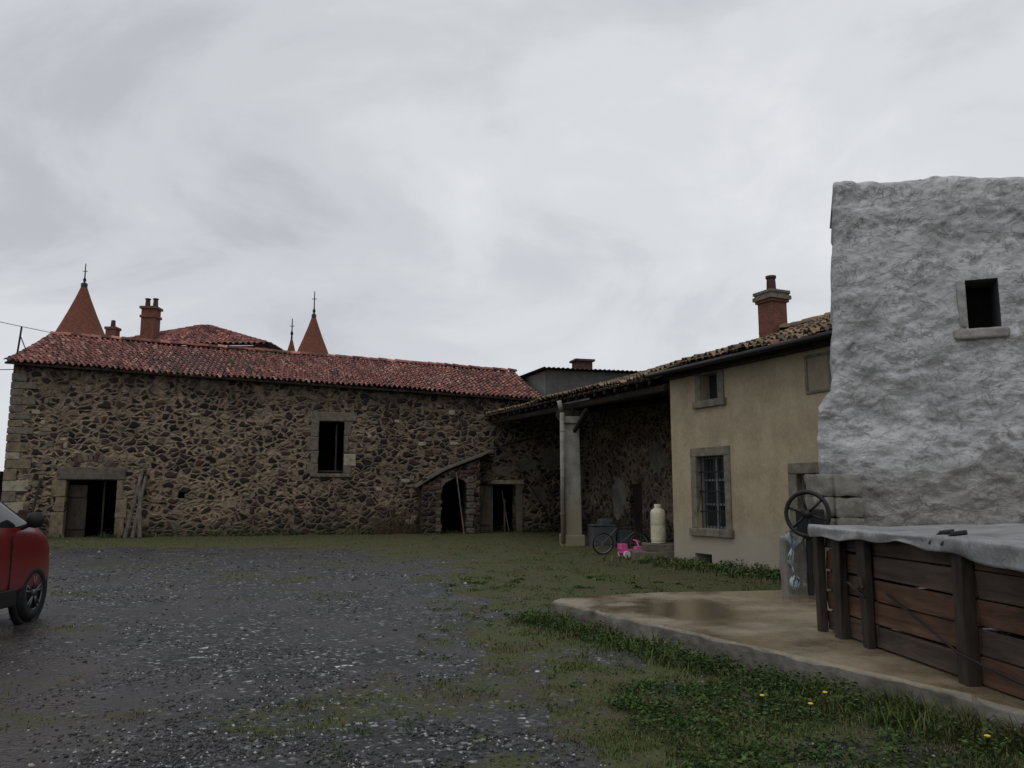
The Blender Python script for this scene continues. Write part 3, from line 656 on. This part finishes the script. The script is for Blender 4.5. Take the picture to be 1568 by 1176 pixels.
# ---------------------------------------------------------------- CHATEAU BEHIND
ch=empty('distant_chateau')
def spire(nm,x,y,rad,z0,z1,zf):
    g=Geo();H=z1-z0
    g.lathe((x,y,0),[(rad*.86,0),(rad*.86,z0-.1)],28,1)
    g.lathe((x,y,0),[(rad*1.25,z0-.15),(rad*.98,z0+.1*H),(rad*.84,z0+.22*H),(rad*.57,z0+.47*H),(rad*.31,z0+.73*H),(rad*.07,z1)],28,0)
    g.lathe((x,y,0),[(rad*.13,z1-.3),(rad*.14,z1),(.06,z1+.12),(.13,z1+.3),(.05,z1+.5),(.035,zf)],12,2)
    g.tube((x-.18,y,zf-.6),(x+.18,y,zf-.6),.03,6,2)
    g.obj(nm,[SPIRE,YEL,METD],ch,True)
spire('turret_left',-33,60,1.75,13.3,17.7,19.3);spire('turret_right',-15.2,60,1.35,11.6,15.25,17.1);spire('bell_turret',-17.4,62,.55,11.8,13.9,15.4)
def pyr(nm,x0,x1,y0,y1,z0,z1,ax0,ax1,ay):
    tiles(nm+'_front',(x0,y0,z0),(x1,y0,z0),(ax0,ay,z1),(ax1,ay,z1),TILE,ch,w=.35,cl=.5,sag=0)
    tiles(nm+'_right',(x1,y0,z0),(x1,y1,z0),(ax1,ay,z1),(ax1+.01,ay+.1,z1),TILE,ch,w=.35,cl=.5,sag=0)
    tiles(nm+'_left',(x0,y1,z0),(x0,y0,z0),(ax0-.01,ay+.1,z1),(ax0,ay,z1),TILE,ch,w=.35,cl=.5,sag=0)
pyr('hip_roof',-25.0,-14.6,47.5,54.5,10.65,12.5,-20.2,-19.8,51)
box('main_walls',-24.6,-15.0,48,54,0,10.6,YEL,ch,.02)
tiles('wing_roof',(-32.6,54,11.6),(-24,54,11.3),(-32.6,58,13.2),(-26,58,12.7),TILE,ch,w=.35,cl=.5,sag=0)
box('wing_walls',-32.4,-24.7,54.5,60,0,11.3,YEL,ch,.02)
g=Geo();x,y=-22.3,48.3
g.box(x-.42,x+.42,y-.4,y+.4,9,12.9);g.box(x-.49,x+.49,y-.47,y+.47,12.35,12.5);g.box(x-.52,x+.52,y-.5,y+.5,12.9,13.05)
for q in(-.24,.24): g.lathe((x+q,y,13.05),[(.16,0),(.13,.5),(.17,.5),(.17,.56)],14,1)
x,y=-24.75,48.6
g.box(x-.3,x+.3,y-.3,y+.3,9,11.7);g.box(x-.36,x+.36,y-.36,y+.36,11.7,11.85);g.lathe((x,y,11.85),[(.15,0),(.12,.45)],14,1)
g.obj('chimneys',[BRICK,BRICKD],ch)

g=Geo();bp=Vector((-19.3,30.6,6.2))
g.tube(bp,bp+Vector((.15,0,1.9)),.035);g.tube(bp+Vector((.14,0,1.5)),bp+Vector((.6,.1,.4)),.02)
def cable(a,b,sag,r=.012):
    a=Vector(a);b=Vector(b);pv=a
    for i in range(1,15):
        t=i/14;q=a.lerp(b,t)-Vector((0,0,4*sag*t*(1-t)));g.tube(pv,q,r,5);pv=q
cable(bp+Vector((0,0,.2)),(-30,20,5.6),.3,.016);cable((-33,24,10.8),(-20.0,34.6,8.6),.1,.014)
g.obj('service_mast_with_cables',[METD])

# ---------------------------------------------------------------- CAR
car=empty('red_suv_car',(-6.17,10.5,0),math.radians(6))
RED,nt,b=newmat('red_car_paint');setc(nt,b,(.15,.008,.010),.32,.5);b.inputs['Coat Weight'].default_value=.5
b.inputs['Coat Roughness'].default_value=.08
CG,nt,b=newmat('car_glass');setc(nt,b,(.012,.014,.016),.06,.6)
OX,OY=-.85,-3.35
st=[(0,.55,1.0,1.15,.74,.66),(.05,.38,1.10,1.27,.84,.7),(.22,.32,1.18,1.62,.89,.63),(.6,.28,1.19,1.76,.9,.63),(1.1,.28,1.18,1.80,.9,.64),(1.7,.28,1.17,1.81,.9,.65),(2.35,.28,1.17,1.77,.9,.64),(2.8,.28,1.17,1.60,.9,.66),(3.25,.28,1.15,1.34,.9,.72),(3.5,.28,1.11,1.26,.9,.7),(3.80,.29,1.02,1.16,.87,.66),(3.95,.32,.88,1.0,.79,.6),(4.04,.45,.72,.82,.66,.52)]
V=[];F=[];MI=[]
def ring(s):
    y,zl,be,ro,w,wr=s
    h=[(0,zl),(w*.6,zl),(w*.93,zl+.02),(w,zl+.13),(w*1.005,(zl+be)/2),(w*.985,be-.06),(w*.95,be),((w*.95+wr)/2+.03,(be+ro)/2),(wr+.02,ro-.05),(wr*.8,ro-.005),(0,ro+.015)]
    return [(x+OX,y+OY,z) for x,z in h]+[(-x+OX,y+OY,z) for x,z in h[-2:0:-1]]
R_=[ring(s) for s in st];n=len(R_[0])
for r in R_:V+=r
for k in range(len(st)-1):
    for i in range(n):
        j=(i+1)%n; F.append((k*n+i,(k+1)*n+i,(k+1)*n+j,k*n+j)); q=i if i<n//2 else n-1-i
        gl=(q in(6,7) and 2<=k<=7) or (q in(8,9) and k in(6,7)) or (q>=8 and k==1)
        MI.append(1 if gl else (2 if q<=2 else 0))
F.append(tuple(range(n)));MI.append(0);F.append(tuple(range((len(st)-1)*n,len(st)*n))[::-1]);MI.append(0)
o=mesh('body',V,F,None,car,True,[RED,CG,BLACK],MI);s=o.modifiers.new('s','SUBSURF');s.levels=s.render_levels=2
ALU=m_simple('alloy',(.13,.13,.14),.4,.15,10,0,.5,.8)
for nm,y in(('wheel_rear',.78+OY),('wheel_front',0)):
    for sx in(-1,1):
        g=Geo();x=.82*sx+OX
        g.torus((x,y,.355),(1,0,0),.275,.09,40,12,0);g.torus((x+.005*sx,y,.37),(1,0,0),.41,.045,40,8,0);g.tube((x-.08,y,.355),(x+.055*sx,y,.355),.23,32,0)
        for i in range(5):
            t=i*2*math.pi/5+.3
            for dt in(-.16,.16):
                a=Vector((x+.068*sx,y,.355)); g.tube(a+Vector((0,math.cos(t)*.04,math.sin(t)*.04)),a+Vector((0,math.cos(t+dt)*.215,math.sin(t+dt)*.215)),.016,6,1)
        g.torus((x+.066*sx,y,.355),(1,0,0),.215,.015,32,6,1);g.tube((x,y,.355),(x+.085*sx,y,.355),.045,12,1)
        g.obj(nm,[BLACK,ALU],car,True)
for sx in(-1,1):
    g=Geo();g.lathe((0,0,0),[(0,-.10),(.08,-.085),(.12,0),(.09,.09),(0,.10)],16);o=g.obj('mirror',[BLACK],car,True);o.location=(1.0*sx+OX,3.0+OY,1.28);o.scale=(.9,.75,1)
    g=Geo();g.tube((.84*sx+OX,3.0+OY,1.18),(.98*sx+OX,3.0+OY,1.25),.03);q=.905*sx+OX;g.box(q-.006,q+.006,2.0+OY,2.14+OY,1.0,1.03);g.obj('mirror_arm_handle',[BLACK],car)
    g=Geo();q=.62*sx+OX;g.box(q-.14,q+.14,3.80+OY,3.93+OY,.86,.97);g.obj('headlight',[ZINC],car,bev=.03)
    for y0 in(1.28,2.68):
        a,b=sorted((.895*sx,.91*sx)); box('door_seam',a+OX,b+OX,y0+OY,y0+.012+OY,.4,1.1,BLACK,car,0)
    a,b=sorted((.9*sx,.925*sx)); box('sill_cladding',a+OX,b+OX,1.25+OY,2.85+OY,.26,.46,BLACK,car,.01)

# ---------------------------------------------------------------- GROUND
def vn(x,y,sd=0):
    xi=np.floor(x);yi=np.floor(y);fx=x-xi;fy=y-yi;fx=fx*fx*(3-2*fx);fy=fy*fy*(3-2*fy)
    h=lambda a,b:np.modf(np.abs(np.sin(a*127.1+b*311.7+sd*74.7)*43758.5453))[0]
    return (h(xi,yi)*(1-fx)+h(xi+1,yi)*fx)*(1-fy)+(h(xi,yi+1)*(1-fx)+h(xi+1,yi+1)*fx)*fy
def fbm(x,y,sd=0,o=4):
    t=0;a=.5;s=0
    for k in range(o): t=t+a*vn(x*2**k,y*2**k,sd+k);s+=a;a*=.55
    return t/s
def sst(a,b,v): t=np.clip((v-a)/(b-a),0,1);return t*t*(3-2*t)
def hgt(x,y): return (.05*(fbm(x*.5,y*.5,3)-.5)+.02*(fbm(x*3,y*3,5)-.5))*sst(80,40,np.abs(y))
def grassmask(x,y):
    n=fbm(x*.7,y*.7,11)-.5;n2=fbm(x*2.6,y*2.6,17)-.5
    bx=.3-.17*(y-5); bx=np.where(y>20,-2.25-(y-20)*.9,bx)
    g1=sst(-1.3,1.3,(x-bx)+n*3.0+n2*2.8)
    g1=g1*(1-.55*sst(.50,.66,fbm(x*.8,y*.55,91)+n2*.5)*sst(3.2,1.2,x-bx-1.0))
    yl=23.6+np.maximum(0,-(x+3))*.13
    g2=sst(-1.6,1.4,(y-yl)+n*4+n2*3)
    p=sst(.52,.70,fbm(x*.5,y*.6,23)+n2*.4)*.55
    return np.clip(np.maximum(np.maximum(g1,g2),p),0,1)
def lane(x,y): return sst(-.5,.6,(-2.25-.64*(y-5))-x+ (fbm(x*.8,y*.8,31)-.5)*1.6)*sst(19,13,y)
xs=np.unique(np.concatenate([np.linspace(-900,-30,14),np.linspace(-30,14,300),np.linspace(14,900,14)]))
ys=np.unique(np.concatenate([np.linspace(-600,1.5,12),np.linspace(1.5,38,270),np.linspace(38,1200,16)]))
X,Y=np.meshgrid(xs,ys);Z=hgt(X,Y);nx=len(xs);ny=len(ys)
co_=np.stack([X.ravel(),Y.ravel(),Z.ravel()],1).astype(np.float32)
ii=(np.arange(ny-1)[:,None]*nx+np.arange(nx-1)[None]).ravel();q=np.stack([ii,ii+1,ii+nx+1,ii+nx],1).astype(np.int32)
def fastmesh(name,co,faces,mat,cols=None,attrs=None,smooth=False):
    k=faces.shape[1];me=D.meshes.new(name);me.vertices.add(len(co));me.vertices.foreach_set('co',co.astype(np.float32).ravel())
    me.loops.add(faces.size);me.loops.foreach_set('vertex_index',faces.astype(np.int32).ravel());me.polygons.add(len(faces))
    me.polygons.foreach_set('loop_start',np.arange(0,faces.size,k,dtype=np.int32))
    me.materials.append(mat);me.update(calc_edges=True);me.validate()
    if smooth: me.polygons.foreach_set('use_smooth',[True]*len(me.polygons))
    if cols is not None: a=me.color_attributes.new('Col','FLOAT_COLOR','POINT');a.data.foreach_set('color',cols.astype(np.float32).ravel())
    for nm,v in(attrs or {}).items(): a=me.attributes.new(nm,'FLOAT','POINT');a.data.foreach_set('value',v.astype(np.float32).ravel())
    o=D.objects.new(name,me);COL.objects.link(o);return o
m,nt,b=newmat('ground_gravel_grass');co=coords(nt)
ga=nd(nt,'ShaderNodeAttribute',attribute_name='gm').outputs['Fac'];la=nd(nt,'ShaderNodeAttribute',attribute_name='lane').outputs['Fac']
vo=nd(nt,'ShaderNodeTexVoronoi',{'Vector':co,'Scale':26.0});sp=nd(nt,'ShaderNodeSeparateColor',{'Color':vo.outputs['Color']})
gc=ramp(nt,sp.outputs[0],[(0,(.009,.009,.011)),(.45,(.024,.024,.027)),(.7,(.046,.046,.049)),(.86,(.095,.095,.098)),(.96,(.29,.29,.29))],'CONSTANT')
v2=nd(nt,'ShaderNodeTexVoronoi',{'Vector':co,'Scale':9.0});s2_=nd(nt,'ShaderNodeSeparateColor',{'Color':v2.outputs['Color']})
gc=mix(nt,.55,gc,ramp(nt,s2_.outputs[0],[(0,(.45,.45,.45)),(.5,(.9,.9,.9)),(.85,(1.6,1.6,1.6)),(.96,(2.6,2.6,2.6))],'CONSTANT'),'MULTIPLY')
big=noise(nt,co,.55,6,.65)
mud=mix(nt,noise(nt,co,12,6,.7),(.011,.011,.012),(.038,.033,.030))
gc=mix(nt,rmap(nt,big,.44,.60,0,.8),gc,mud)
lc=ramp(nt,noise(nt,co,2.2,7,.7),[(.3,(.018,.016,.016)),(.55,(.038,.031,.029)),(.8,(.07,.055,.048))])
c=mix(nt,math_(nt,'MULTIPLY',la,.9),gc,lc)
gr=ramp(nt,noise(nt,co,1.4,8,.75),[(.3,(.024,.029,.011)),(.43,(.046,.056,.017)),(.52,(.058,.060,.023)),(.60,(.056,.043,.026)),(.76,(.036,.028,.021))])
gr=mix(nt,.75,gr,ramp(nt,noise(nt,co,30,5,.75),[(.3,(.3,.3,.3)),(.7,(1.7,1.7,1.5))]),'MULTIPLY')
ge=rmap(nt,math_(nt,'ADD',ga,math_(nt,'MULTIPLY',math_(nt,'SUBTRACT',noise(nt,co,6,8,.78),.5),2.0)),.42,.66)
c=mix(nt,ge,c,gr)
rr=mix(nt,la,ramp(nt,big,[(.4,(.6,.6,.6)),(.6,(.42,.42,.42))]),ramp(nt,noise(nt,co,.9,4),[(.4,(.18,.18,.18)),(.6,(.5,.5,.5))]))
rr=mix(nt,ge,rr,(.9,.9,.9));setc(nt,b,c,.8,.3);nt.links.new(rr,b.inputs['Roughness'])
hh_=math_(nt,'ADD',math_(nt,'MULTIPLY',vo.outputs['Distance'],-.6),noise(nt,co,16,5));bump(nt,b,hh_,.7,.025)
fastmesh('ground',co_,q,m,attrs={'gm':grassmask(X,Y),'lane':lane(X,Y)},smooth=True)

def inslab(x,y):
    r=np.zeros(len(x),bool);n=len(poly);j=n-1
    for i in range(n):
        xi,yi=poly[i];xj,yj=poly[j];c=((yi>y)!=(yj>y))&(x<(xj-xi)*(y-yi)/(yj-yi+1e-9)+xi);r^=c;j=i
    return r
def behind(x,y):
    d=-(x+18.7)*.262+(y-29.6)*.965
    a=(d>-.05)
    s2=(x-3.91)*.42-(y-19.6)*.907;d2=(x-3.91)*.907+(y-19.6)*.42
    return a|((d2>-.03)&(s2>-9)&(s2<8)&((s2>0)|(d2>1.2)))
def slabdist(x,y):
    a=np.array([.5,10.5]);bq=np.array([3.12,5.65]);d=bq-a;L=np.hypot(*d);t=np.clip(((x-a[0])*d[0]+(y-a[1])*d[1])/L**2,0,1.4)
    return np.hypot(x-a[0]-t*d[0],y-a[1]-t*d[1])
N=480000
yy=1/(rng.random(N)*(1/3.6-1/36)+1/36);xx=(rng.random(N)*1.5-.78)*yy
gmv=grassmask(xx,yy);d=slabdist(xx,yy);cl=fbm(xx*2.2,yy*2.2,41)
s2=(xx-3.91)*.42-(yy-19.6)*.907;d2=(xx-3.91)*.907+(yy-19.6)*.42
nearh=np.where((s2>-1)&(s2<7.5)&(d2>-1.4),1.,0.)
dwall=-(-(xx+18.7)*.262+(yy-29.6)*.965);nearw=sst(1.0,.1,dwall)
keep=(rng.random(N)<np.clip(gmv*1.4-.42,0,1)*(.07+.9*sst(.44,.62,cl)+sst(.8,.2,d)))&~inslab(xx,yy)&~behind(xx,yy)
xx,yy,d,cl,nearh,nearw,gmv=[a[keep] for a in(xx,yy,d,cl,nearh,nearw,gmv)];n=len(xx)
zz=hgt(xx,yy)
clump=sst(.4,.7,fbm(xx*3.1,yy*3.1,77))
H=(.010+.022*rng.random(n)**1.5)*(.5+1.0*cl)+.20*sst(.75,.1,d)*rng.random(n)*(.25+clump)+.18*nearh*rng.random(n)**1.6+.22*nearw*rng.random(n)**2
tall=rng.random(n)<.012;H[tall]+=.05
W=(.0019+.0019*rng.random(n))*np.maximum(1,yy/5.5)*(1+.6*(H>.12))
az=rng.random(n)*2*np.pi;ln=H*(.3+.9*rng.random(n));dx=np.cos(az);dy=np.sin(az);wx=-dy*W;wy=dx*W
P0=np.stack([xx-wx,yy-wy,zz-.005],1);P1=np.stack([xx+wx,yy+wy,zz-.005],1)
P2=np.stack([xx+wx*.8+dx*ln*.35,yy+wy*.8+dy*ln*.35,zz+H*.6],1);P3=np.stack([xx-wx*.8+dx*ln*.35,yy-wy*.8+dy*ln*.35,zz+H*.6],1)
P4=np.stack([xx+dx*ln,yy+dy*ln,zz+H],1)
co_=np.stack([P0,P1,P2,P3,P4],1).reshape(-1,3);bi=np.arange(n)*5
tri=np.concatenate([np.stack([bi,bi+1,bi+2],1),np.stack([bi,bi+2,bi+3],1),np.stack([bi+3,bi+2,bi+4],1)])
pal=np.array([(.058,.092,.018),(.078,.112,.024),(.045,.078,.015),(.105,.122,.036),(.13,.11,.055),(.068,.105,.024)])
ci=rng.choice(6,n,p=[.25,.25,.18,.15,.09,.08]);cc=pal[ci]*(.65+.6*rng.random((n,1)))
yel=sst(.38,.58,fbm(xx*1.3,yy*1.3,51))[:,None];cc=cc*(1-yel*.6)+np.array([(.090,.074,.034)])*yel*.6
cc=np.concatenate([cc,np.ones((n,1))],1);cc=np.repeat(cc,5,0)
GM,nt,b=newmat('grass_blades');at=nd(nt,'ShaderNodeAttribute',attribute_name='Col').outputs['Color'];setc(nt,b,at,.6,.2)
fastmesh('grass',co_,tri,GM,cc)

L=[];Cc=[]
def weed(x,y,z,R,H,n,colr):
    for k in range(n):
        a=random.uniform(0,6.283);r=R*random.random()**.6;hz=H*random.random()**.8*(1-.5*r/R);s=random.uniform(.5,1)*(.024 if y<14 else .05)
        p=Vector((x+r*math.cos(a),y+r*math.sin(a),z+hz));u=Vector((random.uniform(-1,1),random.uniform(-1,1),random.uniform(-.3,.6))).normalized();v=u.cross(Vector((random.uniform(-1,1),random.uniform(-1,1),random.uniform(-.4,1)))).normalized()
        L.extend([p-u*s,p-v*s*.4,p+u*s,p+v*s*.4]);k2=random.uniform(.45,1.35)*(.6+.6*hz/max(H,.01));Cc.extend([(colr[0]*k2,colr[1]*k2,colr[2]*k2,1)]*4)
gcol=[(.048,.088,.019),(.038,.072,.016),(.065,.10,.028)]
for i in range(210):
    t=random.uniform(-.02,1.2);x=.5+2.62*t-.25*random.random()-.08;y=10.5-4.85*t-.15*random.random()
    if y<4.2: continue
    weed(x,y,0,random.uniform(.08,.22),random.uniform(.06,.24),75,random.choice(gcol))
for i in range(210):
    y=random.uniform(4.3,7.0);x=random.uniform(1.0,3.0) if y<5.6 else random.uniform(.8,2.2)
    if x>3.0-(y-5.6)*.54-.1: continue
    weed(x,y,0,random.uniform(.06,.2),random.uniform(.03,.13),55,random.choice(gcol))
for i in range(90):
    s=random.uniform(-.3,6.5);o_=random.uniform(.05,1.1);weed(3.91+.42*s-.907*o_,19.6-.907*s-.42*o_,0,.25,random.uniform(.06,.3)*(1.2-o_*.6),40,random.choice(gcol))
for i in range(80):
    x=random.uniform(.9,4.0);weed(x,11.3+random.uniform(.15,1.4)+.2*min(x-1,2)*.6,0,.2,random.uniform(.05,.22),34,random.choice(gcol))
for i in range(110):
    s=random.uniform(0,21);o_=random.uniform(.08,.5)**1.2;weed(-18.7+.965*s+.262*o_,29.6+.262*s-.965*o_,0,.3,random.uniform(.1,.5 if random.random()<.3 else .25),36,random.choice(gcol+[(.06,.055,.03)]))
for i in range(120):
    y=random.uniform(5,16);x=random.uniform(-1.2,min(3,.3*y));
    if (x>.3 and y<11.7 and slabdist(np.array([x]),np.array([y]))[0]<.15) or inslab(np.array([x]),np.array([y]))[0]: continue
    weed(x,y,0,random.uniform(.05,.15),random.uniform(.02,.07),24,random.choice(gcol))
Lc=np.array([tuple(p) for p in L]);nq=len(Lc)//4
fastmesh('weeds',Lc,np.arange(nq*4).reshape(-1,4),GM,np.array(Cc))
g=Geo()
for i in range(130):
    s=random.uniform(13.4,15.3);x0=-18.7+.965*s+.26*.25;y0=29.6+.262*s-.965*.3
    g.tube((x0,y0,0),(x0+random.uniform(-.4,.4),y0+random.uniform(-.3,.1),random.uniform(.3,1.1)),.012,4,0,.004)
g.obj('bare_shrub',[m_simple('twigs',(.10,.065,.045),.9,.3,5,0)])
g=Geo()
for x,y in[(1.82,6.1),(2.3,6.15),(2.1,5.9),(2.85,5.05)]:
    h=random.uniform(.12,.16);g.tube((x,y,0),(x+.01,y,h),.003,5,1);g.lathe((x+.01,y,h),[(0,-.005),(.010,-.004),(.019,.006),(.011,.011),(0,.012)],10,0)
g.obj('dandelions',[m_simple('yellow_petals',(.65,.47,.03),.7,.1,30,0),GM])
N=80000
yy=1/(rng.random(N)*(1/3.6-1/24)+1/24);xx=(rng.random(N)*1.4-.78)*yy
k=(grassmask(xx,yy)<rng.random(N)*.9)&(rng.random(N)<(1-.88*lane(xx,yy)))&(rng.random(N)<.08+.9*sst(.42,.62,fbm(xx*1.1,yy*1.1,61)));xx=xx[k];yy=yy[k];n=len(xx)
zz=hgt(xx,yy);r=(.005+.012*rng.random(n)**2.2)*np.maximum(1,yy/9)
big=rng.random(n)<.004;r[big]*=1.8
base=np.array([(1,0,0),(0,1,0),(-1,0,0),(0,-1,0),(0,0,.75),(0,0,-.6)],float)
az=rng.random(n)*6.283;J=1+.5*(rng.random((n,6,1))-.5);B=base[None]*J*r[:,None,None];B[:,:,0]*=(.8+.7*rng.random((n,1)))
ca,sa=np.cos(az)[:,None],np.sin(az)[:,None];bx_=B[:,:,0]*ca-B[:,:,1]*sa;by_=B[:,:,0]*sa+B[:,:,1]*ca
co_=np.stack([bx_+xx[:,None],by_+yy[:,None],B[:,:,2]+zz[:,None]+r[:,None]*.2],2).reshape(-1,3)
f=np.array([(0,1,4),(1,2,4),(2,3,4),(3,0,4),(1,0,5),(2,1,5),(3,2,5),(0,3,5)]);tri=(np.arange(n)[:,None,None]*6+f[None]).reshape(-1,3)
g0=np.where(rng.random(n)<.13,.13+.29*rng.random(n),.012+.06*rng.random(n));cc=np.stack([g0,g0*.985,g0*.97,np.ones(n)],1);cc=np.repeat(cc,6,0)
PM,nt,b=newmat('pebbles');at=nd(nt,'ShaderNodeAttribute',attribute_name='Col').outputs['Color'];setc(nt,b,at,.6,.35)
fastmesh('gravel',co_,tri,PM,cc)

# ---------------------------------------------------------------- SKY / LIGHT
w=D.worlds.new('World');scn.world=w;w.use_nodes=True;nt=w.node_tree;bg=nt.nodes['Background']
SE,SA=math.radians(58),math.radians(200)
sky=nd(nt,'ShaderNodeTexSky',sky_type='NISHITA',sun_disc=False,sun_elevation=SE,sun_rotation=SA)
gen=nd(nt,'ShaderNodeTexCoord').outputs['Generated'];sp=nd(nt,'ShaderNodeSeparateXYZ',{0:gen})
zc=math_(nt,'ADD',math_(nt,'MAXIMUM',sp.outputs[2],0.0),.5)
pv=nd(nt,'ShaderNodeCombineXYZ',{0:math_(nt,'DIVIDE',sp.outputs[0],zc),1:math_(nt,'DIVIDE',sp.outputs[1],zc),2:.3}).outputs[0]
n1=noise(nt,mapv(nt,pv,(1.6,1.9,1),(5.3,.6,0)),1.5,7,.55,.5);n2=noise(nt,mapv(nt,pv,(1,1.4,1),(7,2.4,0)),1.0,2,.5)
f=math_(nt,'ADD',math_(nt,'MULTIPLY',n1,.6),math_(nt,'MULTIPLY',n2,.4))
cl=ramp(nt,f,[(.36,(4.3,4.42,4.7)),(.45,(5.2,5.33,5.6)),(.53,(6.0,6.12,6.35)),(.64,(6.9,6.98,7.15))],'EASE')
hz=ramp(nt,sp.outputs[2],[(.0,(5.9,6.05,6.35)),(.35,(5.6,5.72,6.0))])
cl=mix(nt,rmap(nt,sp.outputs[2],.02,.28,.75,0),cl,hz)
fin=mix(nt,.95,sky.outputs[0],cl);nt.links.new(fin,bg.inputs['Color']);bg.inputs['Strength'].default_value=.119
sl=D.lights.new('sun','SUN');sl.energy=.65;sl.angle=math.radians(30);sl.color=(1,.97,.93);so=D.objects.new('sun',sl);COL.objects.link(so)
dirv=Vector((math.sin(SA)*math.cos(SE),math.cos(SA)*math.cos(SE),math.sin(SE)));so.rotation_euler=(-dirv).to_track_quat('-Z','Y').to_euler();so.location=dirv*50

cam=D.cameras.new('camera');cam.lens=28.08;cam.sensor_width=36;cam.clip_end=3000;co=D.objects.new('camera',cam);COL.objects.link(co)
co.location=(0,0,1.6);co.rotation_euler=(math.radians(97.87),0,0);scn.camera=co
scn.view_settings.view_transform='Standard';scn.view_settings.look='None';scn.view_settings.exposure=0
